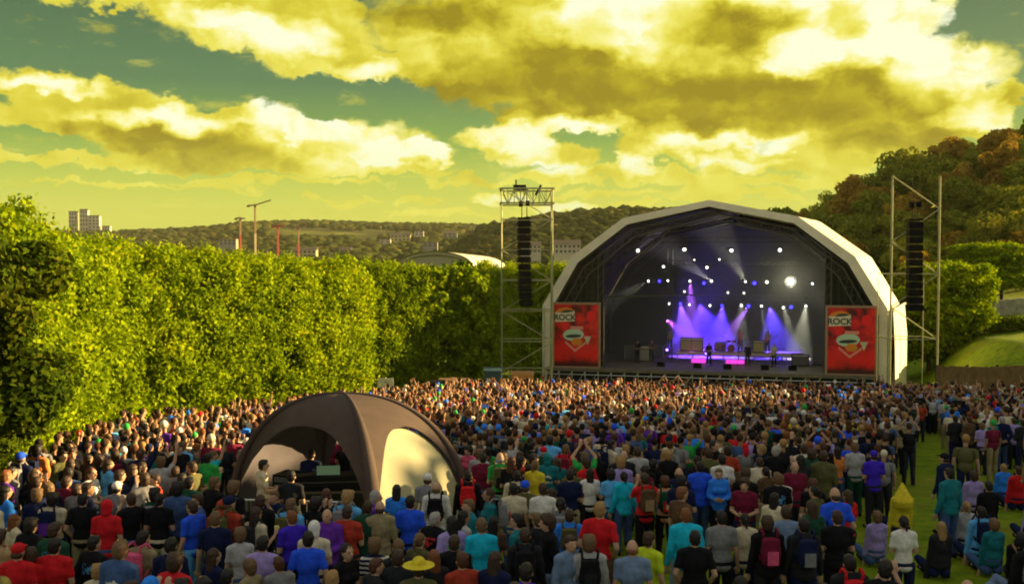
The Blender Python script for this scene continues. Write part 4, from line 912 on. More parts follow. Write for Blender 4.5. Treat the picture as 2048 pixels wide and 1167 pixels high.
def make_figure(pose, fem=False, stout=1.0):
    P = POSES[pose]; sit = P.get('sit'); dz = -.62 if sit else 0; sw = (.145 if fem else .168)*(.5+.5*stout); hw = .095 if not fem else .10
    tw = (.88 if fem else 1.0)*stout; b = MB(); S_ = []; Tr = MB(); Sh = MB(); Lg = MB(); Jk = MB(); Shoe = [MB(), MB()]
    def Z(v): return Vector((v[0], v[1], v[2] + dz)) if not sit else Vector((v[0], v[1] - (v[2] + dz - .3)*.10, v[2] + dz))
    # torso
    tors = [((0,0,.95), (.155*tw*(1.08 if fem else 1), .110*stout, .12)), ((0,.0,1.10), (.132*tw, .095*stout, .14)), ((0,-.005,1.27), (.158*tw, .108*stout, .17)), ((0,-.005,1.38), (.152*tw, .092, .10))]
    for c, r in tors: b.ball(Z(c), r, 16, 12)
    if fem: 
        for s in (-1, 1): b.ball(Z((s*.075, .085, 1.28)), .062, 10, 8)
    for s in (-1, 1):
        cap_prim(b, Z((s*.03, -.01, 1.47)), Z((s*sw, -.01, 1.425)), .055, .058)
    cap_prim(b, Z((0,-.01,1.42)), Z((0,.01,1.54)), .060, .055)
    # head with face
    hc = Z((0,.022,1.625)); b.ball(hc, (.074,.094,.108), 18, 14); b.ball(hc+V3(0,.028,-.055), (.054,.062,.060), 14, 10)
    cap_prim(b, hc+V3(0,.088,.012), hc+V3(0,.108,-.020), .010, .016); b.ball(hc+V3(0,.092,-.052), (.024,.010,.009), 8, 6)
    for s in (-1, 1): b.ball(hc+V3(s*.076,-.005,-.01), (.010,.020,.030), 8, 6); b.ball(hc+V3(s*.030,.082,.030), (.020,.012,.008), 8, 6)
    # arms
    arms = []
    for s in (-1, 1):
        L = '' if s > 0 or ('e'+'L') not in P else 'L'
        e = Z((s*P['e'+L][0]*(.35+.65*sw/.195), *P['e'+L][1:])); w = Z((s*P['w'+L][0], *P['w'+L][1:])); h = Vector((s*P['h'+L][0], *P['h'+L][1:])).normalized(); sh = Z((s*sw, -.01, 1.42))
        cap_prim(b, sh, e, .052*(.85 if fem else 1), .040*(.85 if fem else 1)); cap_prim(b, e, w, .040*(.85 if fem else 1), .027)
        arms.append((sh, e, w))
        # hand: palm, four fingers and a thumb
        fw = (w - e).normalized(); side = h.cross(Vector((0,1,0)) if abs(h.y) < .8 else Vector((0,0,1))).normalized(); pal = side.cross(h).normalized()
        pc = w + h*.055
        for k in (-1.2, 0, 1.2): cap_prim(b, w + side*k*.010, w + h*.085 + side*k*.021, .016, .015, 8)
        for k, ln in enumerate((.062, .074, .070, .054)):
            o = w + h*.085 + side*(k-1.5)*.0215; k1 = o + h*ln*.5 + pal*.006; k2 = k1 + h*ln*.42 + pal*.022; cap_prim(b, o, k1, .0095, .009, 7); cap_prim(b, k1, k2, .009, .008, 7)
        th0 = w + h*.03 - side*.028; th1 = th0 + (h*.6 - side*.8).normalized()*.035; cap_prim(b, th0, th1, .0115, .010, 7); cap_prim(b, th1, th1 + (h - side*.2 + pal*.3).normalized()*.03, .010, .009, 7)
    # legs
    legs = []
    for s in (-1, 1):
        if sit: hp, kn, an, to = V3(s*.10,.0,.13), V3(s*.26,.36,.30), V3(s*.10,.44,.08), V3(s*.14,.58,.05)
        else: hp, kn, an, to = V3(s*hw,0,.90), V3(s*(hw+.015),.02 + .02*s,.49), V3(s*(hw+.03),-.03 + .03*s,.09), V3(s*(hw+.055),.13 + .03*s,.035)
        cap_prim(b, hp, kn, .082*(.5+.5*stout), .056); cap_prim(b, kn, an, .054, .036); cap_prim(b, an, to, .040, .032); legs.append((hp, kn, an, to))
        cap_prim(Tr, hp, kn, .102*(.5+.5*stout), .074); cap_prim(Tr, kn, an+V3(0,0,.02), .073, .060)
        cap_prim(Lg, hp, kn + (hp-kn)*.05, .104*(.5+.5*stout), .082)
        q = Shoe[0 if s < 0 else 1]; cap_prim(q, an+V3(0,-.03,-.045), to+V3(0,.02,.005), .043, .040, 8)
    Tr.ball(Z((0,0,.94)), (.180*tw*(1.08 if fem else 1), .132*stout, .115), 16, 12); Lg.ball(Z((0,0,.94)), (.180*tw, .132*stout, .115), 16, 12)
    for G_, sl in ((Sh, .58), (Jk, 1.0)):
        g = .016 if G_ is Sh else .026
        for c, r in tors: G_.ball(Z(c), tuple(x+g for x in r), 16, 12)
        if fem:
            for s in (-1, 1): G_.ball(Z((s*.075, .088, 1.28)), .062+g*.6, 10, 8)
        hemr = (.172*tw+g, .118*stout+g, .10); G_.ball(Z((0,0,.90)), hemr, 16, 10); G_.ball(Z((0,0,1.02)), (.158*tw+g, .112*stout+g, .12), 16, 10)
        for (sh, e, w) in arms:
            cap_prim(G_, Z((0,-.01,1.475)), sh, .050+g*.9, .060+g*.8); G_.ball(Z((0,-.008,1.47)), (.078+g*.5,.070+g*.5,.050), 12, 8)
            if sl < 1: cap_prim(G_, sh, sh.lerp(e, .62), .060+g*.5, .058)
            else: cap_prim(G_, sh, e, .062+g*.5, .054+g*.3); cap_prim(G_, e, e.lerp(w, .90), .052+g*.3, .036+g*.3)
    # hair shapes
    H = {}
    def hair(nm, prims, fn=None):
        q = MB()
        for c, r in prims: q.ball(hc + Vector(c), r, 14, 10)
        H[nm] = remesh(q, 'hair', .013, .5, M_any, 2, lambda v: v + (v-hc).normalized()*(.006*math.sin(v.x*130+v.z*40)*math.sin(v.z*110+v.y*70) + .004*math.sin(v.y*240+v.x*90)))
    hair('short', [((0,-.018,.028), (.083,.094,.094)), ((0,-.045,-.01), (.076,.066,.085)), ((0,.03,.075), (.062,.058,.042))])
    hair('bushy', [((0,-.02,.035), (.100,.108,.105)), ((0,-.05,-.02), (.088,.075,.095)), ((.03,.04,.085), (.062,.058,.042)), ((-.05,-.02,.10), (.04,.05,.04))])
    hair('long', [((0,-.018,.026), (.086,.097,.098)), ((0,-.052,-.05), (.090,.062,.13)), ((0,-.075,-.16), (.085,.045,.14)), ((0,-.08,-.26), (.065,.035,.09))])
    hair('tail', [((0,-.018,.026), (.082,.094,.094)), ((0,-.045,-.01), (.074,.064,.08)), ((0,-.125,.03), (.030,.035,.03)), ((0,-.145,-.05), (.024,.026,.075))])
    hair('bald', [((0,-.050,-.035), (.079,.060,.050))])
    q = MB(); q.ball(hc+V3(0,-.012,.045), (.090,.104,.080), 14, 8); q.ball(hc+V3(0,.12,.045), (.065,.075,.010), 12, 6); H['cap'] = remesh(q, 'cap', .012, .45, M_any, 3)
    q = MB(); q.ball(hc+V3(0,-.01,.075), (.092,.104,.085), 16, 9); q.ball(hc+V3(0,-.005,.045), (.215,.225,.012), 24, 6); H['hat'] = remesh(q, 'sun_hat', .011, .5, M_any, 2)
    q = MB(); q.ball(hc+V3(0,-.01,.03), (.094,.108,.112), 14, 9); q.ball(hc+V3(0,-.03,-.06), (.085,.09,.09), 12, 8); H['hood'] = remesh(q, 'hood', .014, .45, M_any, 3)
    q = MB(); cap_prim(q, hc+V3(0,-.03,-.22), hc+V3(0,0,.14), .23, .03, 14); H['cone'] = remesh(q, 'pointed_hood', .016, .3, M_any, 2)
    def fold(v): 
        k = .007*math.sin(v.z*26 + 5*math.sin(v.x*9))*math.sin(v.x*21+v.y*17); r = Vector((v.x, v.y, 0)); return v + (r.normalized()*k if r.length > .03 else Vector((0,0,0)))
    out = dict(body=remesh(b, 'person', .0085, .16, M_skin, 3), shirt=remesh(Sh, 'shirt', .014, .35, M_any, 5, fold), jacket=remesh(Jk, 'jacket', .014, .35, M_any, 5, fold),
        trousers=remesh(Tr, 'trousers', .014, .35, M_any, 4, fold), shorts=remesh(Lg, 'shorts', .015, .35, M_any, 4), hair=H, hc=hc, wr=arms[1][2], hand=Vector(P['h']).normalized())
    out['shoes'] = [q.mesh('shoe', M_any, True) for q in Shoe]
    # eyes
    e_ = MB()
    for s in (-1, 1): e_.ball(hc+V3(s*.030,.087,.016), (.011,.008,.006), 8, 6)
    out['eyes'] = e_.mesh('eyes', M_dark_eye, True)
    return out
M_any = mat('cloth', (.5,.5,.5)); M_dark_eye = mat('eye', (.02,.015,.01), .2)
M_skin = mat('skin', (.50,.30,.19), .5, spec=.3)
M_skin2 = mat('skin_tanned', (.38,.21,.12), .5, spec=.3)
CL = {'white':(.74,.72,.66),'cream':(.66,.58,.40),'grey':(.22,.22,.23),'pale grey':(.42,.42,.42),'black':(.006,.006,.009),'charcoal':(.018,.019,.024),'navy':(.006,.012,.055),'blue':(.02,.10,.85),'bright blue':(.03,.24,.98),
 'sky blue':(.12,.46,.92),'turquoise':(.01,.50,.72),'teal':(.01,.17,.20),'red':(.62,.012,.02),'brick red':(.38,.045,.02),'maroon':(.16,.008,.035),'pink':(.70,.10,.22),'orange':(.75,.24,.06),'peach':(.72,.36,.20),'yellow':(.70,.56,.03),
 'lime':(.52,.66,.02),'green':(.03,.38,.07),'dark green':(.012,.07,.04),'olive':(.10,.10,.035),'brown':(.11,.06,.03),'tan':(.36,.24,.12),'purple':(.14,.03,.38),'violet':(.05,.02,.55),'lavender':(.36,.28,.62),'denim blue':(.05,.10,.24),'faded denim':(.16,.24,.38),'khaki':(.30,.25,.13)}
HCOL = {'brown':(.050,.026,.013),'dark':(.014,.010,.008),'blond':(.34,.20,.07),'fair':(.15,.085,.035),'ginger':(.20,.07,.02),'grey':(.35,.33,.30),'auburn':(.085,.030,.012)}
MC = {k: mat('cloth_' + k.replace(' ', '_'), v, .85, noise=(14, .25), bump=.35, bscale=16, spec=.2) for k, v in CL.items()}
def cloth_variant(k, kind, j):
    nm = 'cloth_%s_%s_%d' % (k.replace(' ', '_'), kind, j)
    if nm in bpy.data.materials: return bpy.data.materials[nm]
    m = MC[k].copy(); m.name = nm; T = NT(m.node_tree); b = T.n['Principled BSDF']; src = b.inputs['Base Color'].links[0].from_socket; p = T.node('ShaderNodeTexCoord').outputs['Object']; sx = T.node('ShaderNodeSeparateXYZ'); T.put(sx.inputs[0], p); lum = sum(CL[k])/3
    c2 = [(.75,.72,.62), (.55,.03,.03), (.65,.5,.05), (.08,.3,.6)][j % 4] if lum < .25 else [(.03,.03,.04), (.4,.03,.04), (.02,.08,.4), (.1,.3,.1)][j % 4]
    if kind == 'print':
        mask = T.math('MULTIPLY', T.math('LESS_THAN', T.math('ABSOLUTE', sx.outputs[0]), .11), T.math('LESS_THAN', T.math('ABSOLUTE', T.math('SUBTRACT', sx.outputs[2], 1.24 + .04*(j % 2))), .09)); mask = T.math('MULTIPLY', mask, T.sstep(T.noise(p, 11 + 3*j, 1), .46, .56))
    elif kind == 'stripe': mask = T.math('MULTIPLY', T.math('GREATER_THAN', T.math('SINE', T.math('MULTIPLY', sx.outputs[2], 95)), .2), .8)
    else: mask = T.math('MULTIPLY', T.math('ADD', T.math('GREATER_THAN', T.math('SINE', T.math('MULTIPLY', sx.outputs[2], 70)), .5), T.math('GREATER_THAN', T.math('SINE', T.math('MULTIPLY', sx.outputs[0], 80)), .5)), .3)
    T.put(b.inputs['Base Color'], T.mix(mask, src, c2)); return m
MH = {k: mat('hair_' + k, v, .55, noise=(60, .35), spec=.35) for k, v in HCOL.items()}
FIG = {}
def fig(pose, fem, stout=1.0):
    k = (pose, fem, stout)
    if k not in FIG: FIG[k] = make_figure(pose, fem, stout)
    return FIG[k]
def setm(o, m): o.material_slots[0].link = 'OBJECT'; o.material_slots[0].material = m
def person(x, y, top='T-shirt', tc='black', hair='short', hcol='brown', pose='down', fem=False, rz=0.0, s=1.0, legs='trousers', lc='navy', hatc=None, stout=1.0, eyes=False, skin=0, pat='plain'):
    f = fig(pose, fem, stout); o = obj('person', f['body'], None, (x, y, tz(x, y)), rz); o.scale = (s, s, s); setm(o, M_skin2 if skin else M_skin)
    long_ = top in ('jacket', 'hoodie', 'shirt', 'jumper', 'coat')
    c = obj('jacket' if long_ else 'shirt', f['jacket' if long_ else 'shirt'], o); qv = rnd.random(); setm(c, MC[tc] if pat == 'none' or pat == 'plain' and qv > .26 else cloth_variant(tc, pat if pat != 'plain' else ('print' if qv < .24 or long_ or tc in ('black', 'charcoal', 'yellow') else 'stripe'), rnd.randrange(4)))
    c = obj('shorts' if legs == 'shorts' else 'trousers', f['shorts' if legs == 'shorts' else 'trousers'], o); setm(c, MC[lc])
    if hair in ('cap', 'hat', 'hood', 'cone'):
        if hair in ('cap', 'hat'): c = obj('hair', f['hair']['bald' if hair == 'cap' else 'short'], o); setm(c, MH[hcol])
        c = obj({'cap':'cap','hat':'sun_hat','hood':'hood','cone':'pointed_hood'}[hair], f['hair'][hair], o); setm(c, MC[hatc or tc])
    else: c = obj('hair', f['hair'][hair], o); setm(c, MH[hcol])
    for q in f['shoes']: c = obj('shoe', q, o); setm(c, MC['black'])
    if eyes: obj('eyes', f['eyes'], o)
    return o, f
# ---- backpack and cup (carried things stay things of their own)
def backpack_mesh():
    q = MB(); q.ball((0,0,0), (.155,.095,.235), 14, 10); q.ball((0,-.07,-.06), (.12,.06,.13), 12, 8); q.box((0,0,.02), (.25,.15,.38)); a = remesh(q, 'backpack', .014, .35, M_any, 5)
    sts = []
    for s in (-1, 1): st = MB(); st.path([(s*.10,.06,.18),(s*.11,.02,.30),(s*.115,.16,.32),(s*.13,.26,.20),(s*.14,.22,.0),(s*.13,.08,-.14)], .018, 6); sts.append(st.mesh('strap', M_any, True))
    st2 = MB(); st2.box((0,-.135,-.05), (.16,.012,.20))
    return a, sts, st2.mesh('pocket', M_any)
BP = backpack_mesh()
def backpack(po, f, c, pc, label):
    s = po.scale.x; o = obj('backpack', BP[0]); hz = f['hc'].z - .36; o.location = po.location + Matrix.Rotation(po.rotation_euler.z, 3, 'Z') @ Vector((0, -.215*s, hz*s)); o.rotation_euler = po.rotation_euler; o.scale = po.scale
    setm(o, MC[c]); [setm(obj('strap', b_, o), MC[c]) for b_ in BP[1]]; k = obj('pocket', BP[2], o); setm(k, MC[pc]); tag(o, label, 'backpack', 'backpacks worn in the crowd')
q = MB(); q.bar((0,0,-.06),(0,0,.06),.032,10,.042); CUP = q.mesh('cup', mat('clear_cup', (.75,.62,.25), .2), True)
def cup(po, f, label):
    s = po.scale.x; o = obj('drink_cup', CUP); o.location = po.location + Matrix.Rotation(po.rotation_euler.z, 3, 'Z') @ ((f['wr'] + f['hand']*.09 + Vector((-.02,.03,0)))*s); tag(o, label, 'cup', 'drinks held in the crowd')

# ---- measured people: (px, py of the top of the head, options)
occ = []
KEY = []
def ground_at(px, py, hgt):
    lo, hi = 5.0, 120.0
    for _ in range(40):
        m = (lo+hi)/2; p = at(px, py, m)
        if p.z - tz(p.x, m) > hgt: lo = m
        else: hi = m
    return at(px, py, (lo+hi)/2)
ABB = dict(T='T-shirt', J='jacket', H='hoodie', S='shirt', P='polo shirt', V='vest top', U='jumper', W='waistcoat')
POSEW = {'cup':'holding a drink','clap':'clapping overhead','raise':'with one arm raised','phone':'holding a phone up','sit':'sitting','front':'','back':'','pocket':'','down':''}
K = [
 # px, py, top, colour, hair, hair colour, pose, fem, turn(deg), label, extra
 (616,1062,'P','blue','short','dark','pocket',0,5,'man in plain blue polo shirt with dark hair, bottom edge left of the red shirt',{}),
 (694,1010,'T','brick red','short','brown','cup',0,-10,'tall man in brick red checked shirt standing in front of the tent leg',dict(stout=1.15,pat='plaid')),
 (1589,921,'P','maroon','bald','grey','down',0,178,'bald man in maroon polo shirt facing the camera',dict(stout=1.15,eyes=1,lc='charcoal')),
 (1438,935,'J','bright blue','short','fair','front',1,170,'woman in open bright blue jacket facing the camera with hands together',dict(eyes=1,lc='black')),
 (1489,955,'T','maroon','bushy','brown','front',0,160,'person in dark maroon top looking down beside the maroon polo man',dict(eyes=1)),
 (837,1118,'T','olive','hat','brown','down',0,0,'person under a wide yellow straw sun hat at the bottom edge',dict(hatc='yellow')),
 (868,1098,'T','charcoal','long','ginger','down',1,20,'person with long ginger hair beside the straw hat',{}),
 (1400,922,'S','blue','short','dark','down',0,0,'man in long blue shirt seen from behind left of the blue jacket woman',{}),
 (1222,938,'T','sky blue','bushy','dark','front',1,0,'person in sky blue top and jeans standing in the gap left of centre right',dict(lc='denim blue')),
 (1248,942,'S','turquoise','tail','dark','down',1,10,'woman in long turquoise shirt beside the sky blue top',dict(lc='denim blue')),
 (1290,945,'T','red','short','brown','phone',0,8,'man in bright red T-shirt left of the green backpack',dict(lc='black',bp=('brown','tan'))),
 (1330,952,'V','peach','bushy','auburn','front',1,0,'person with green patterned backpack and dark leggings on the grass gap',dict(lc='black',bp=('dark green','red'))),
 (1180,935,'T','white','long','dark','front',1,0,'woman with long dark hair in short white top and black trousers',dict(lc='black')),
 (1140,938,'T','navy','short','dark','front',0,0,'man in navy T-shirt and khaki shorts left of the white top',dict(legs='shorts',lc='khaki')),
 (1027,965,'T','cream','short','dark','down',0,4,'man in cream T-shirt right of the tent',dict(lc='denim blue')),
 (1050,960,'T','olive','cap','brown','down',0,0,'person in blue cap behind the cream T-shirt',dict(hatc='blue')),
 (1086,965,'T','white','short','brown','front',0,0,'person in white T-shirt right of the blue cap',{}),
 (963,1035,'T','turquoise','short','fair','down',0,4,'man in turquoise blue T-shirt right of the straw hat',{}),
 (995,1000,'S','denim blue','bushy','olive','down',0,10,'x',{}),
 (1050,1055,'J','charcoal','short','brown','down',0,0,'man with black and yellow green backpack at bottom centre',dict(bp=('black','lime'))),
 (1178,1070,'H','pale grey','bushy','fair','down',0,0,'fair haired person in pale grey hoodie with black backpack straps, bottom centre',dict(bp=('black','charcoal'))),
 (1140,1068,'S','faded denim','short','brown','down',0,-150,'person in faded denim shirt turned to the pale grey hoodie',{}),
 (1297,1062,'T','lime','short','brown','down',0,-40,'person in bright lime T-shirt stooping at the bottom edge',{}),
 (1265,1078,'T','faded denim','bald','ginger','down',0,0,'balding man in faded denim top in front of the lime T-shirt',dict(stout=1.15)),
 (1390,1060,'T','black','short','dark','pocket',0,-6,'tall man in black and blue T-shirt near the bottom right of centre',dict(stout=1.15,lc='black')),
 (1443,1020,'T','grey','short','dark','down',0,0,'tall man in grey T-shirt and black trousers in the right foreground',dict(lc='black')),
 (1490,1025,'T','cream','tail','dark','front',1,0,'woman in cream T-shirt right of the grey T-shirt man',{}),
 (1572,1010,'T','faded denim','short','brown','down',0,0,'man in faded blue T-shirt behind the dark backpacks',{}),
 (1535,1032,'J','black','bushy','brown','down',0,0,'person in black jacket wearing a red patterned backpack',dict(bp=('maroon','pink'))),
 (1608,1035,'J','charcoal','short','dark','down',0,0,'person wearing a dark navy backpack right of the red one',dict(bp=('navy','grey'))),
 (1675,1020,'T','black','short','brown','front',0,0,'broad man in black T-shirt before the open grass patch',dict(stout=1.15,lc='black')),
 (1700,1108,'J','charcoal','short','dark','down',0,0,'dark haired person with red collar at the bottom edge right of centre',dict(bp=('red','red'))),
 (1752,1020,'T','lavender','bushy','fair','sit',1,0,'person in faded pink and yellow T-shirt sitting left of the white vest',{}),
 (1808,1030,'V','white','tail','dark','front',1,0,'woman in white vest top at the edge of the grass patch',dict(lc='navy')),
 (1748,900,'T','violet','cap','dark','front',0,0,'person in vivid violet T-shirt and violet cap right of the maroon polo man',dict(hatc='violet',lc='charcoal')),
 (1675,893,'V','orange','long','dark','front',1,0,'woman with long dark hair in orange vest top',dict(lc='denim blue')),
 (1710,885,'T','pale grey','bushy','fair','front',0,0,'person in pale grey T-shirt right of the orange vest',dict(lc='dark green')),
 (1797,835,'S','khaki','short','grey','down',0,0,'person in khaki shirt standing out right of the main crowd',{}),
 (1890,905,'J','navy','cap','dark','down',0,30,'person in navy jacket and cap on the open grass',dict(hatc='black')),
 (1900,935,'J','teal','short','dark','down',0,20,'person in teal jacket bending in front of the navy jacket',{}),
 (1803,960,'J','yellow','cone','brown','sit',0,0,'person under a pointed yellow hood sitting on the grass',dict(hatc='yellow')),
 (1911,830,'J','charcoal','short','dark','front',0,0,'man in charcoal jacket, left of the standing group at the right',dict(lc='navy')),
 (1938,832,'J','brown','short','brown','front',0,20,'man in brown jacket in the standing group at the right',dict(lc='navy')),
 (1964,845,'T','lavender','bushy','fair','front',1,0,'girl in lavender top between the brown and blue jackets at the right',dict(lc='charcoal',s=.93)),
 (2005,832,'J','navy','short','grey','back',0,0,'man in blue jacket and jeans at the right side',dict(lc='denim blue')),
 (2028,835,'J','lavender','short','brown','front',1,0,'person in pale lilac jacket near the right edge',dict(lc='charcoal')),
 (2046,838,'J','charcoal','short','dark','front',0,0,'dark figure cut by the right edge by the standing group',{}),
 (2020,768,'J','black','short','dark','down',0,0,'man in black standing against the wooden fence',dict(lc='black')),
 (1905,762,'T','cream','short','dark','down',0,0,'person in cream T-shirt by the left of the wooden fence',{}),
 (1936,760,'J','lavender','short','dark','down',0,0,'person in lavender jacket before the wooden fence',{}),
 (1962,770,'T','red','short','dark','down',0,0,'person in red T-shirt before the wooden fence',{}),
 (1928,792,'S','bright blue','bald','grey','down',0,0,'person in bright blue shirt right of the main crowd',{}),
 (2035,930,'T','red','short','brown','sit',0,0,'person in red T-shirt sitting near the right edge',{}),
 (2005,925,'T','bright blue','tail','blond','sit',1,0,'person in bright blue top sitting near the right edge',{}),
 (1945,940,'T','lavender','bushy','brown','sit',0,0,'person in lavender top sitting on the grass right of the teal jacket',{}),
 (1975,960,'T','black','short','dark','sit',0,0,'person in black sitting on the grass at the right',{}),
 (1930,1000,'T','pale grey','tail','blond','sit',1,0,'blond person in pale grey top sitting at the right',{}),
 (1960,1010,'T','sky blue','short','dark','sit',0,0,'person in sky blue shirt with a bag sitting at the right',dict(bp=('navy','navy'))),
 (1985,1035,'T','teal','bushy','fair','sit',1,0,'person in teal top sitting behind the peach arms at the right',{}),
 (1880,1040,'J','charcoal','long','blond','sit',1,0,'person with long blond hair in dark jacket sitting in the lower right',{}),
 (1740,1110,'T','teal','bushy','brown','sit',0,-30,'x',{}),
 (525,918,'T','cream','short','dark','front',0,-60,'man in cream T-shirt standing under the left of the tent',{}),
 (622,898,'T','navy','tail','dark','front',0,0,'dark figure in navy standing in the middle of the tent opening',dict(tentd=24.6)),
 (582,940,'T','charcoal','short','dark','front',0,0,'dark figure left of the navy one under the tent',{}),
 (793,968,'T','bright blue','long','dark','front',1,0,'woman with long dark hair in bright blue top before the cream panel',{}),
 (820,990,'P','blue','short','dark','down',0,0,'man in royal blue shirt before the cream panel',{}),
 (855,945,'T','grey','cap','brown','down',0,0,'person in white cap before the right of the cream panel',dict(hatc='white')),
 (872,962,'H','white','bald','fair','down',0,0,'bald man in white hoodie with dark backpack by the cream panel',dict(bp=('black','charcoal'))),
 (936,940,'J','black','short','dark','down',0,0,'person in black with a red backpack at the right leg of the tent',dict(bp=('red','red'))),
 (966,905,'T','maroon','short','dark','down',0,0,'broad man in crimson T-shirt right of the tent',dict(stout=1.15)),
 (35,1085,'T','red','cap','brown','down',0,0,'person in red cap and red T-shirt at the bottom left corner',dict(hatc='red')),
 (108,1075,'T','red','short','dark','front',0,0,'person in bright red T-shirt near the bottom left corner',dict(stout=1.15)),
 (60,1095,'T','red','bushy','brown','front',1,30,'person in red top between the red cap and the red T-shirt',{}),
 (195,1128,'T','cream','bushy','blond','down',1,0,'blond child in cream top at the bottom left edge',dict(s=.85)),
 (385,1000,'T','blue','short','brown','down',0,60,'man in blue T-shirt and jeans left of the barriers',dict(lc='sky blue')),
 (285,1060,'T','khaki','short','dark','front',0,-20,'man in khaki T-shirt beside a pink bag in the lower left',dict(bp=('pink','purple'))),
 (165,985,'T','black','short','dark','pocket',0,0,'tall man in black T-shirt and pale trousers in the lower left',dict(lc='khaki')),
 (262,985,'T','black','short','brown','phone',0,40,'man in black T-shirt and jeans, arms up, lower left',dict(lc='denim blue')),
 (318,985,'T','black','tail','dark','front',0,0,'person in black T-shirt and cream trousers, lower left',dict(lc='cream')),
 (233,962,'T','grey','cap','dark','down',0,0,'person in white cap in the left crowd',dict(hatc='white')),
 (213,1000,'V','red','hood','brown','down',0,0,'person in red hood below the white cap on the left',dict(hatc='red')),
 (105,985,'T','cream','bushy','dark','front',0,0,'person in cream T-shirt with dark straps in the left crowd',dict(bp=('navy','purple'))),
 (480,1055,'T','pale grey','bushy','fair','front',1,20,'fair haired woman in pale grey top in the left foreground',{}),
 (525,1070,'T','lavender','short','dark','front',0,0,'dark haired person in pale lilac top left of the blue polo',{}),
 (500,1118,'T','khaki','bushy','fair','front',1,60,'fair haired child looking left at the bottom edge',dict(s=.9)),
 (558,1112,'T','grey','short','auburn','front',0,30,'auburn haired child beside the blue polo man at the bottom edge',dict(s=.9)),
 (584,1020,'V','violet','short','ginger','front',0,40,'person in violet vest with ginger hair behind the blue polo',{}),
 (628,1042,'T','cream','hood','grey','front',0,0,'person with white hair in cream top behind the blue polo man',dict(hatc='white')),
 (655,1015,'J','purple','bald','ginger','front',0,170,'balding man in purple jacket facing the camera left of the red shirt',dict(eyes=1)),
 (735,1000,'J','dark green','short','brown','front',0,0,'man in dark green jacket and jeans right of the red shirt',dict(lc='denim blue')),
 (760,1000,'J','khaki','bald','brown','front',0,10,'balding man in khaki jacket left of the royal blue shirt',{}),
 (750,1115,'T','charcoal','short','auburn','down',0,-60,'auburn haired child with bare neck at the bottom edge right of the red shirt',dict(s=.95)),
 (795,1098,'J','charcoal','short','brown','down',0,0,'person in charcoal jacket left of the straw hat',{}),
 (925,1102,'T','brick red','short','auburn','down',0,20,'person in rust red top right of the ginger haired one',{}),
 (1440,850,'T','red','cap','brown','down',0,0,'x',dict(hatc='red')),
]
NUM = ['nearest', 'second nearest', 'third nearest', 'fourth nearest', 'fifth nearest', 'sixth nearest', 'seventh nearest', 'eighth nearest', 'ninth nearest', 'tenth nearest']
used_lab = set(); recs = []; kps = []
for (px, py, tp, tc_, hr, hcl, pose, fem, turn, lab, ex) in K:
    ex = dict(ex)
    if lab == 'x': continue
    s = ex.get('s', .94 if fem else 1.0); hgt = (1.125 if pose == 'sit' else 1.745)*s
    if hr == 'cone': hgt += .08
    p = ground_at(px, py, hgt)
    st = ex.get('stout', 1.0)
    o, f = person(p.x, p.y, ABB[tp], tc_, hr, hcl if hcl in HCOL else 'brown', pose, bool(fem), R(turn), s, ex.get('legs', 'trousers'), ex.get('lc', rnd.choice(['navy', 'charcoal', 'denim blue'])), ex.get('hatc'), st, bool(ex.get('eyes')), 0, ex.get('pat', 'none'))
    tag(o, lab, 'person', 'people in the crowd'); used_lab.add(lab); occ.append((p.x, p.y, .40)); kps.append((px, py, p, lab, pose, tc_))
    if 'bp' in ex: backpack(o, f, ex['bp'][0], ex['bp'][1], '%s backpack worn by the %s' % (ex['bp'][0], ' '.join(lab.split()[:9])))
    if pose == 'cup': cup(o, f, 'drink cup held by the ' + ' '.join(lab.split()[:8]))
# ---- the rest of the crowd
def inside(px, poly): 
    c = False; n = len(poly); x, y = px
    for i in range(n):
        (x1, y1), (x2, y2) = poly[i], poly[(i+1) % n]
        if (y1 > y) != (y2 > y) and x < (x2-x1)*(y-y1)/(y2-y1)+x1: c = not c
    return c
def proj(x, y, z):
    t = math.atan(73.5/F); yy = y*math.cos(t) - z*math.sin(t); zz = y*math.sin(t) + z*math.cos(t); return 1024 + F*x/yy, 583.5 - F*zz/yy
tent_poly = [(TX-2.9, TY+.4), (TX-2.4, TY-3.0), (TX-1.5, TY-4.3), (TX+1.2, TY-5.0), (TX+3.4, TY-4.6), (TX+3.6, TY-2), (TX+3.1, TY), (TX+1, TY+2.2), (TX-1.2, TY+3.2)]
GAPS = [  # openings in the crowd, as outlines on the ground read at foot level
 ([(1835,865),(1915,850),(1925,930),(1930,1150),(1785,1150),(1805,930)], .0), ([(1900,945),(2060,945),(2060,1010),(1900,1010)], .08), ([(1700,1110),(1830,1100),(1860,1167),(1850,1300),(1700,1300)], .0), ([(1180,1010),(1370,1000),(1430,1090),(1350,1220),(1180,1200)], .30),
 ([(1600,950),(1680,930),(1760,1020),(1700,1100),(1600,1080)], .35), ([(100,1130),(420,1090),(430,1230),(120,1260)], .45), ([(1950,840),(2048,840),(2048,900),(1960,900)], .05)]
def dens(x, y):
    fx, fy = proj(x, y, tz(x, y)); fx += 22*math.sin(y*1.7) + 14*math.sin(x*2.9 + y*.6); fy += 16*math.sin(x*1.9)
    if fx < -40 or fx > 2090: return 0
    if inside((x, y), tent_poly): return 0
    for g, d in GAPS:
        if inside((fx, fy), g): return d
    hx = np.interp(y, [10, 18, 26, 34, 40, 47, 50, 56, 60], [-8.2, -9.3, -12.0, -12.9, -10.2, -7.5, -6.5, -4.5, -2.5]) 
    if x < hx: return 0
    if y > 59.5 - .25*x + 1.0: return 0
    if fx > 1830 + (0 if fy > 900 else 40) and y > 24: return .30 if fx < 2100 and y < 50 else .15
    if y < 20: return .55 if fx < 1000 else .40
    if x > 1 and y < 26: return .45
    return .80 if y < 32 else (.92 if fx < 1750 else .6)
cells = {}
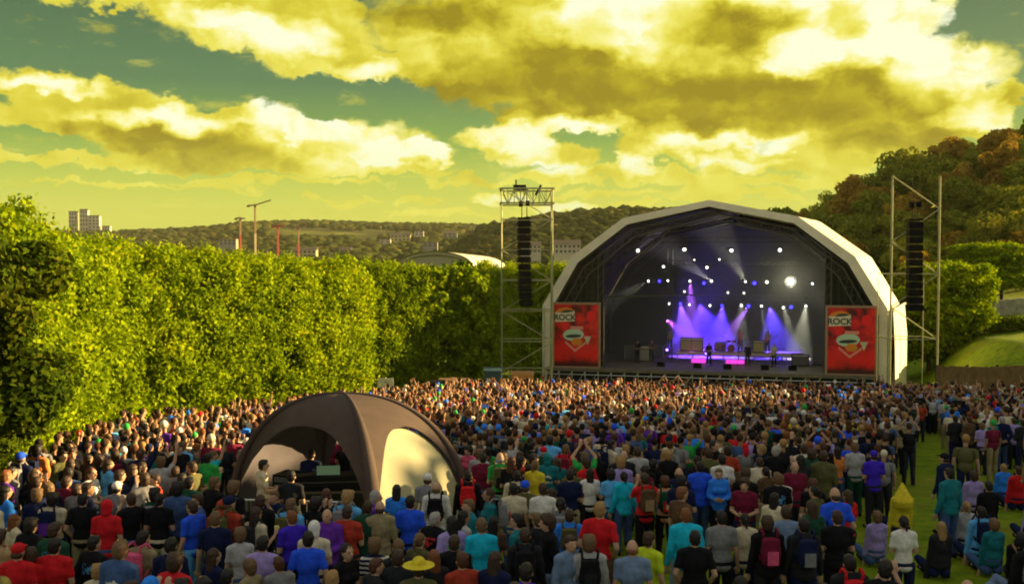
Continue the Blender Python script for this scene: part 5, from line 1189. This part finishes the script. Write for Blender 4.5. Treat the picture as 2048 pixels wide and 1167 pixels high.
def free(x, y, r):
    i, j = int(x//1), int(y//1)
    for a in (-1, 0, 1):
        for b_ in (-1, 0, 1):
            for (qx, qy, qr) in cells.get((i+a, j+b_), []):
                if (x-qx)**2 + ((y-qy)*.8)**2 < ((r+qr)/2)**2: return False
    return True
def occupy(x, y, r): cells.setdefault((int(x//1), int(y//1)), []).append((x, y, r))
for (x, y, r) in occ: occupy(x, y, r + .05)
crowd = []; rc = random.Random(21)
for _ in range(110000):
    y = math.sqrt(rc.uniform(10.2**2, 60**2)); x = rc.uniform(-.56, .56)*y
    if rc.random() > dens(x, y)*(1.0 if y < 30 else 1.0): continue
    r = rc.choice([.36, .42, .55, .75] if x < 1 else [.42, .6, .8, .95]) if y < 28 else rc.uniform(.38, .52)
    if y < 34 and rc.random() < .55*max(0, math.sin(x*.9+2)*math.sin(y*.7+1)): continue
    if not free(x, y, r): continue
    # leave the measured people in view: nobody directly in front of them
    hx, hy = proj(x, y, tz(x, y) + 1.74)
    if y < 40 and any(p.y > y and p.y - y < 7 and abs(px - hx) < .27*F/y and hy < py + (.80 if px > 1150 else .50)*F/p.y and p.y > y + .2 for (px, py, p, *_) in kps): continue
    occupy(x, y, r); crowd.append((x, y))
crowd.sort(key=lambda p: math.hypot(*p))
NEAR = max(0, 298 - len(kps))
def pick(rc, y, x):
    tcs = ['black']*40 + ['charcoal']*12 + ['navy']*14 + ['grey']*8 + ['white']*5 + ['cream']*7 + ['pale grey']*6 + ['olive']*5 + ['brown']*5 + ['denim blue']*5 + ['blue']*4 + ['bright blue']*2 + ['sky blue']*2 + ['turquoise']*2 + ['teal']*4 + ['red']*3 + ['maroon']*4 + ['brick red']*3 + ['pink']*1 + ['orange']*1 + ['peach']*1 + ['yellow']*1 + ['lime']*1 + ['green']*2 + ['dark green']*5 + ['tan']*2 + ['purple']*3 + ['violet']*1 + ['lavender']*2
    if y > 30: tcs = tcs[18:] + ['white']*6 + ['cream']*5 + ['sky blue']*2 + ['red']*3 + ['pale grey']*4
    if y < 17: tcs = [t for t in tcs if t not in ('lime', 'yellow', 'peach', 'orange', 'pink')]
    return rc.choice(tcs)
def side_word(lm, px, py):
    dx, dy = px - lm[0], py - lm[1]
    if abs(dx) > abs(dy)*1.2: return 'right of' if dx > 0 else 'left of'
    return 'in front of' if dy > 0 else 'behind'
LMK = [(616,1062,'the blue polo man'),(694,1010,'the brick red shirt'),(1589,921,'the maroon polo man'),(1438,935,'the blue jacket woman'),(837,1118,'the straw hat'),(1297,1062,'the lime T-shirt'),(963,1035,'the turquoise T-shirt'),(1050,1055,'the yellow green backpack'),
 (1390,1060,'the tall black T-shirt'),(1748,900,'the violet T-shirt'),(1808,1030,'the white vest'),(1675,893,'the orange vest'),(1803,960,'the pointed yellow hood'),(1890,905,'the lone navy cap'),(1330,952,'the green backpack'),(1027,965,'the tall cream T-shirt'),
 (793,968,'the cream tent panel'),(500,960,'the left tent leg'),(936,940,'the red backpack'),(35,1085,'the red cap in the corner'),(385,1000,'the barriers man in blue'),(165,985,'the pale trousered man'),(233,962,'the white cap on the left'),(1535,1032,'the maroon backpack'),(1980,1010,'the seated group'),(1178,1070,'the pale grey hoodie'),(60,900,'the bush at the left edge'),(300,900,'the far left barriers'),(1911,830,'the right standing group'),(1180,935,'the cropped white top')]
people_near = crowd[:NEAR]; rest = crowd[NEAR:]
pend = []
for (x, y) in people_near:
    fem = rc.random() < .38; tc_ = pick(rc, y, x); top = rc.choice(['T-shirt']*6 + ['jacket']*2 + ['hoodie', 'shirt', 'jumper'])
    hr = rc.choice(['long', 'long', 'tail', 'bushy', 'long']) if fem else rc.choice(['short']*9 + ['bushy']*4 + ['cap', 'bald']*(rc.random() < .6) + ['hood']*(rc.random() < .4))
    hcl = rc.choice(['brown']*8 + ['dark']*8 + ['fair']*3 + ['blond', 'ginger', 'grey', 'auburn'])
    fx, fy = proj(x, y, tz(x, y) + 1.7)
    pose = rc.choice(['down']*3 + ['front']*5 + ['cup']*2 + ['pocket']*2 + ['phone'] + ['back'] + (['raise', 'clap'] if y > 20 else []))
    if fx > 1840 and y < 32 and rc.random() < .6: pose = 'sit'
    s = rc.gauss(.965 if fem else 1.02, .04); tgt = math.atan2(-(15 - x), 73 - y); rz = tgt*.8 + rc.gauss(0, .35)
    if y < 26 and rc.random() < .13: rz += rc.choice([-1, 1])*rc.uniform(1.0, 2.9)
    st = 1.15 if (not fem and rc.random() < .22) else 1.0; hatc = rc.choice(['white', 'blue', 'black', 'red', 'green', 'navy']) if hr == 'cap' else (tc_ if hr == 'hood' else None)
    back = abs((rz - tgt + math.pi) % (2*math.pi) - math.pi) < 1.2
    o, f = person(x, y, top, tc_, hr, hcl, pose, fem, rz, s, 'shorts' if rc.random() < .12 and not fem else 'trousers', rc.choice(['navy', 'charcoal', 'denim blue', 'faded denim', 'black', 'khaki', 'brown']), hatc, st, not back, rc.random() < .2)
    sx, sy = proj(x, y, tz(x, y) + f['hc'].z*s); lm = min(LMK, key=lambda l: (l[0]-sx)**2 + ((l[1]-sy)*1.3)**2)
    hw_ = {'long':'long %s hair' % hcl, 'tail':'%s ponytail' % hcl, 'bushy':'bushy %s hair' % hcl, 'short':'short %s hair' % hcl, 'cap':'%s cap' % hatc, 'bald':'balding %s head' % hcl, 'hood':'hood up'}[hr]
    pw = {'cup':'holding drink', 'sit':'seated', 'phone':'hands up by face', 'raise':'arm raised', 'clap':'hands overhead'}.get(pose, '')
    base = 'person in %s %s, %s%s, %s %s' % (tc_, top, hw_, (', ' + pw) if pw else '', side_word(lm, sx, sy), lm[2])
    if len(base.split()) > 14: hw_ = ' '.join(hw_.split()[-2:]); base = 'person in %s %s, %s, %s %s' % (tc_, top, hw_, side_word(lm, sx, sy), lm[2])
    base = base if len(base.split()) < 15 else base.replace('person in ', 'person, ', 1)
    pend.append((base, (lm[0]-sx)**2 + (lm[1]-sy)**2, o))
    if rc.random() < .13 and pose not in ('sit', 'clap', 'raise') and hr != 'hood' and y < 24: backpack(o, f, *(lambda c: (c, rc.choice([c, 'charcoal', 'grey', 'red'])))(rc.choice(['black', 'navy', 'charcoal', 'olive', 'grey', 'maroon'])), 'backpack on ' + ' '.join(base.split()[:14]))
    if pose == 'cup': cup(o, f, 'drink of ' + ' '.join(base.split()[:14]))
byb = {}
for b_, d, o in pend: byb.setdefault(b_, []).append((d, o))
for b_, L in byb.items():
    L.sort(key=lambda t: t[0])
    for i, (d, o) in enumerate(L): tag(o, b_ if len(L) == 1 else '%s %s' % (['closest', 'second closest', 'third closest', 'fourth closest'][min(i, 3)], b_), 'person', 'people in the crowd')
# ---- beyond the nearest three hundred the crowd is one mass
def low_figures():
    """a few light figures as vertex arrays with a part number per vertex: 0 skin 1 hair 2 top 3 legs"""
    out = []
    for pose in ('down', 'front', 'clap', 'phone', 'raise', 'down', 'cup', 'front'):
        P = POSES[pose]; V = []; Fc = []; part = []
        def put(mb, k):
            b_ = sum(len(v) for v in V); V.append(np.array(mb.v)); 
            for f in mb.f:
                f = [i + b_ for i in f]
                if len(f) == 3: f = f + [f[2]]
                Fc.append(f[:4])
            part.append(np.full(len(mb.v), k))
        def capl(mb, a, b, r1, r2): mb.bar(a, b, r1, 6, r2, cap=True)
        q = MB(); q.ball((0,.022,1.645), (.076,.094,.112), 8, 6); q.bar((0,0,1.45),(0,.01,1.57),.055,5); 
        for s in (-1, 1):
            L = '' if s > 0 or 'eL' not in P else 'L'; e = (s*P['e'+L][0], *P['e'+L][1:]); w_ = (s*P['w'+L][0], *P['w'+L][1:]); h = Vector((s*P['h'+L][0], *P['h'+L][1:])).normalized(); capl(q, e, w_, .040, .028); q.ball(Vector(w_)+h*.07, (.035,.03,.05), 6, 4); capl(q, Vector((s*.19,0,1.42)).lerp(Vector(e), .55), e, .045, .04)
        put(q, 0)
        q = MB(); q.ball((0,-.008,1.675), (.088,.098,.10), 8, 6); 
        if pose in ('front',) and len(out) > 4: q.ball((0,-.06,1.55), (.085,.06,.17), 7, 5)
        put(q, 1)
        q = MB(); q.ball((0,0,1.26), (.19,.13,.22), 9, 6); q.ball((0,0,1.03), (.175,.13,.17), 9, 6); q.bar((-.21,0,1.40),(.21,0,1.40),.062,6)
        for s in (-1, 1):
            L = '' if s > 0 or 'eL' not in P else 'L'; e = Vector((s*P['e'+L][0], *P['e'+L][1:])); capl(q, Vector((s*.19,0,1.42)), Vector((s*.19,0,1.42)).lerp(e, .62), .066, .06)
        put(q, 2)
        q = MB()
        for s in (-1, 1): capl(q, (s*.09,0,.98), (s*.105,.01,.5), .10, .075); capl(q, (s*.105,.01,.5), (s*.12,0,.02), .072, .055)
        put(q, 3)
        out.append((np.vstack(V), np.array(Fc), np.concatenate(part)))
    return out
def far_crowd():
    LF = low_figures(); rs = np.random.default_rng(4); VV, FF, CC = [], [], []; n0 = 0
    for (x, y) in rest:
        fg = LF[rs.integers(len(LF))] if rs.random() < (.55 if y > 36 else .35) else LF[0 if rs.random() < .5 else 1]
        V, Fc, pt = fg; s = rs.normal(1.0, .05); a = math.atan2(-(15-x), 73-y)*.8 + rs.normal(0, .4); c_, s_ = math.cos(a), math.sin(a); M_ = np.array([[c_, -s_, 0], [s_, c_, 0], [0, 0, 1]])
        P = (V*s) @ M_.T + np.array([x, y, tz(x, y)]); 
        sk = np.array(CL['peach'])*0 + np.array((.50, .29, .17))*rs.uniform(.75, 1.1); h = HCOL[rs.choice(['brown','dark','brown','dark','fair','brown','blond','auburn','ginger','dark'])]
        if rs.random() < .13: h = CL[rs.choice(['white', 'red', 'blue', 'black', 'green', 'cream', 'bright blue', 'navy', 'white'])]
        t = np.array(CL[pick(rc, y, x)]); lg = CL[rs.choice(['navy', 'charcoal', 'denim blue', 'khaki'])]
        tab = np.array([sk, h, t, lg]); VV.append(P); FF.append(Fc + n0); CC.append(np.c_[tab[pt], np.ones(len(pt))]); n0 += len(P)
    m = bpy.data.materials.new('crowd_colours'); m.use_nodes = True; T = NT(m.node_tree); b_ = T.n['Principled BSDF']; b_.inputs['Roughness'].default_value = .8; b_.inputs['Specular IOR Level'].default_value = .2
    at_ = T.node('ShaderNodeAttribute', attribute_name='Col'); T.put(b_.inputs['Base Color'], at_.outputs['Color'])
    Fq = np.vstack(FF); 
    me = bpy.data.meshes.new('crowd'); V = np.vstack(VV)
    tri = Fq[:, 2] == Fq[:, 3]; cnt = np.where(tri, 3, 4); flat = Fq[np.arange(4)[None] < cnt[:, None]]
    me.vertices.add(len(V)); me.vertices.foreach_set('co', V.astype(np.float32).ravel()); me.loops.add(len(flat)); me.loops.foreach_set('vertex_index', flat.astype(np.int32)); me.polygons.add(len(cnt)); me.polygons.foreach_set('loop_start', np.concatenate([[0], np.cumsum(cnt)[:-1]]).astype(np.int32)); me.polygons.foreach_set('use_smooth', np.ones(len(cnt), dtype=bool))
    a_ = me.color_attributes.new('Col', 'FLOAT_COLOR', 'POINT'); a_.data.foreach_set('color', np.vstack(CC).astype(np.float32).ravel()); me.materials.append(m); me.update(calc_edges=True); me.validate()
    tag(obj('far_crowd', me), 'dense far crowd filling the field up to the stage', 'crowd', kind='stuff')
far_crowd()
print('KEY', len(kps), 'NEAR', len(people_near), 'FAR', len(rest), 'maxy', people_near[-1] if people_near else 0, 'figs', len(FIG))
# ================================================================ BAND AND GEAR ON THE DECK
def slot(px, py, d): 
    u, z = px_local(px, py, d); return wl(u, d, DZ)
def on_stage(name, px, d, lab, cat, z=None, rz=0.0, grp=None):
    u, _ = px_local(px, 720, d); e = empty(name, wl(u, d, DZ if z is None else z), -TH + rz); tag(e, lab, cat, grp); return e
RZ = DZ + .75
u0, _ = px_local(1345, 720, 6.2); u1, _ = px_local(1600, 720, 6.2)
ri = empty('drum_riser', wl((u0+u1)/2, 7.6, DZ), -TH); tag(ri, 'long raised platform across the stage with pale front edge', 'riser'); wR = u1-u0
q = MB(); q.box((0,0,.67),(wR,2.6,.12)); q.build('platform', mat('riser_top', (.42,.34,.20), .6, noise=(2,.3)), ri)
q = MB(); q.box((0,-1.315,.66),(wR,.02,.15)); q.build('edge_trim', mat('riser_edge', (.75,.62,.36), .5), ri)
for k in range(9): q = MB(); q.bar((-wR/2+.1+k*(wR-.2)/8,-1.2,0),(-wR/2+.1+k*(wR-.2)/8,-1.2,.6),.04,5); q.build('leg', M_alu, ri)
def drum(e, x, y, z, r, h, c, tilt=0.0, nm='drum'):
    q = MB(); q.bar((x, y-h/2*(1-tilt), z-h/2*tilt), (x, y+h/2*(1-tilt), z+h/2*tilt), r, 16); q.build(nm, c, e)
M_shell = mat('drum_shell', (.25,.03,.04), .3); M_brass = mat('brass', (.65,.45,.12), .3, .8)
dk = on_stage('drum_kit', 1462, 7.4, 'drum kit with brass cymbals at the centre of the riser', 'drum kit', RZ)
drum(dk, 0, -.2, .30, .30, .45, M_shell, nm='bass_drum'); drum(dk, -.62, 0, .45, .20, .35, M_shell, 1, 'floor_tom'); drum(dk, .62, .1, .62, .18, .18, M_shell, 1, 'snare'); drum(dk, -.22, -.05, .82, .16, .24, M_shell, .8, 'tom'); drum(dk, .22, -.05, .82, .16, .24, M_shell, .8, 'tom')
for x, y, z in ((-.85,-.1,1.25),(.8,-.15,1.3),(1.0,.3,1.0),(-.4,.1,1.45)):
    q = MB(); q.bar((x,y,z),(x,y,z+.02),.24,14); q.build('cymbal', M_brass, dk); q = MB(); q.bar((x,y,0),(x,y,z),.015,4); q.build('cymbal_stand', M_alu, dk)
def amp(px, d, w_, h_, z, lab, c=None, grp='amplifiers on the riser'):
    e = on_stage('amplifier', px, d, lab, 'amplifier', z, grp=grp); q = MB(); q.box((0,0,h_/2),(w_,.4,h_)); q.build('cabinet', M_black, e); q = MB(); q.box((0,-.21,h_*.42),(w_*.88,.02,h_*.68)); q.build('grille', c or mat('amp_grille', (.45,.40,.10), .8), e); q = MB(); q.box((0,-.21,h_*.88),(w_*.88,.02,h_*.12)); q.build('control_panel', M_alu, e)
amp(1372, 7.2, .95, 1.1, RZ, 'yellow fronted amplifier at the left end of the riser'); amp(1394, 7.2, .95, 1.1, RZ, 'second yellow fronted amplifier from the left'); 
amp(1440, 8.2, .9, .7, RZ, 'pale brown amplifier left of the drum kit', mat('amp_brown', (.35,.2,.10), .8)); amp(1517, 7.3, .95, 1.0, RZ, 'olive amplifier right of the drum kit'); amp(1290, 5.5, 1.2, 1.3, DZ, 'tall pale cabinet standing at stage left', mat('amp_pale', (.35,.33,.25), .8)); amp(1600, 5.0, 1.3, .9, DZ, 'wide low cabinet at the right of the stage', mat('amp_dk', (.12,.12,.10), .8))
for k, (px, d) in enumerate([(1322, 2.0), (1395, 1.6), (1455, 1.5), (1530, 1.6), (1585, 1.9)]):
    e = on_stage('floor_monitor', px, d, ['leftmost','second','middle','fourth','rightmost'][k] + ' black wedge monitor at the stage lip', 'monitor', grp='wedge monitors'); q = MB(); q.add([(-.3,-.2,0),(.3,-.2,0),(.3,.25,0),(-.3,.25,0),(-.3,-.2,.38),(.3,-.2,.38),(.3,.2,.1),(-.3,.2,.1)], [(3,2,1,0),(4,5,6,7),(0,1,5,4),(1,2,6,5),(2,3,7,6),(3,0,4,7)]); q.build('cabinet', M_black, e); q = MB(); q.quad((-.26,-.18,.375),(.26,-.18,.375),(.26,.18,.125),(-.26,.18,.125)); q.build('grille', mat('wedge_grille',(.04,.04,.04),.6), e)
def mic(px, d, z, lab):
    e = on_stage('microphone_stand', px, d, lab, 'microphone stand', z, grp='microphone stands'); q = MB(); q.bar((0,0,0),(0,0,1.5),.012,5)
    for a in (0, 2.1, 4.2): q.bar((0,0,.12),(.28*math.cos(a),.28*math.sin(a),0),.012,4)
    q.bar((0,0,1.5),(0,.25,1.58),.01,4); q.build('stand', M_black, e); q = MB(); q.ball((0,.27,1.59),.035,8,6); q.build('head', M_alu, e)
mic(1420, 3.0, None, 'microphone stand before the violet floor lamp'); mic(1476, 3.2, None, 'microphone stand at the centre of the stage'); mic(1545, 3.4, None, 'microphone stand before the right guitarist')
for px, w_ in ((1397, 1.1), (1470, 1.4)):
    e = on_stage('pink_light_strip', px, 4.6, 'magenta lit panel %s under the riser edge' % ('left' if px < 1430 else 'centre'), 'light', DZ+.02, grp='magenta lights under the riser'); q = MB(); q.box((0,0,.22),(w_,.12,.30)); q.build('panel', emit('magenta_%d' % px, (.8,.05,.6), .9), e)
def musician(px, d, z, top, tc_, hair, hcl, pose, fem, lab, rz=math.pi, lc='charcoal'):
    u, _ = px_local(px, 720, d); p = wl(u, d, DZ if z is None else z)
    o, f = person(0, 0, top, tc_, hair, hcl, pose, fem, rz - TH, 1.0, 'trousers', lc, None, 1.0, True); o.location = p; tag(o, lab, 'person', 'musicians on stage'); return o, f
def guitar(o, f, c, lab):
    e = empty('guitar', o.location + Matrix.Rotation(o.rotation_euler.z, 3, 'Z') @ Vector((0, .20, 1.05)), o.rotation_euler.z); tag(e, lab, 'guitar', 'guitars on stage')
    q = MB(); q.ball((.12,0,0),(.17,.03,.15),12,8); q.ball((-.04,0,.02),(.12,.028,.11),12,8); q.build('body', c, e); q = MB(); q.bar((-.1,0,.03),(-.72,0,.32),.022,5); q.box((-.76,0,.34),(.12,.03,.06)); q.build('neck', M_bark, e)
for args, g in [((1535,7.0,RZ,'T-shirt','tan','bushy','fair','front',False,'guitarist in tan T-shirt at the right of the riser'),(.5,.1,.03)), ((1480,7.9,RZ,'T-shirt','pink','short','brown','clap',False,'drummer in pink shirt behind the drum kit'),None), ((1495,3.6,None,'shirt','charcoal','short','dark','cup',False,'singer in dark shirt at centre stage'),None),
    ((1418,3.8,None,'T-shirt','navy','long','dark','front',False,'bass player in navy beside the violet lamp'),(.1,.1,.35)), ((1548,4.2,None,'T-shirt','cream','short','blond','front',False,'guitarist in cream T-shirt at the right of the stage'),(.6,.5,.3)), ((1275,4.5,None,'T-shirt','black','short','brown','front',False,'stagehand in black beside the pale cabinet at stage left'),None), ((1303,5.2,None,'T-shirt','brown','bushy','fair','front',False,'stagehand in brown top at stage left'),None), ((1340,6.8,RZ,'T-shirt','grey','short','dark','front',False,'keyboard player in grey at the left end of the riser'),None)]:
    o, f = musician(*args)
    if g: guitar(o, f, mat('guitar_%d' % int(args[0]), g, .3), 'guitar held by the ' + ' '.join(args[9].split()[:7]))
# the white flight of a small amp light and gear cases at stage left
for px, d, s_, lb in [(1262, 6.5, (.9,.8,1.1), 'upright grey flight case at the far left of the stage'), (1310, 8.5, (1.4,.8,.9), 'wide flight case behind the stagehands'), (1640, 6, (1.2,.8,1.4), 'tall flight case at the right of the stage')]:
    e = on_stage('flight_case', px, d, lb, 'flight case'); q = MB(); q.box((0,0,s_[2]/2+.1), s_); q.build('case', mat('case_%d' % px, (.10,.10,.09), .6), e)
    q = MB()
    for sx in (-1,1):
        for sy in (-1,1): q.bar((sx*s_[0]/2, sy*s_[1]/2, .1), (sx*s_[0]/2, sy*s_[1]/2, s_[2]+.1), .025, 4)
    q.build('edges', M_alu, e)

# ================================================================ AIR
q = MB(); q.box((0, 880, 26), (2600, 1980, 130))
m = bpy.data.materials.new('haze'); m.use_nodes = True; T = NT(m.node_tree); T.n.clear(); pv = T.node('ShaderNodeVolumePrincipled'); pv.inputs['Density'].default_value = .00007; pv.inputs['Color'].default_value = (.93,.95,.62,1)
T.put(T.node('ShaderNodeOutputMaterial').inputs['Volume'], pv.outputs[0]); hz = q.build('haze', m); tag(hz, 'thin warm evening air over the valley', 'haze', kind='stuff')
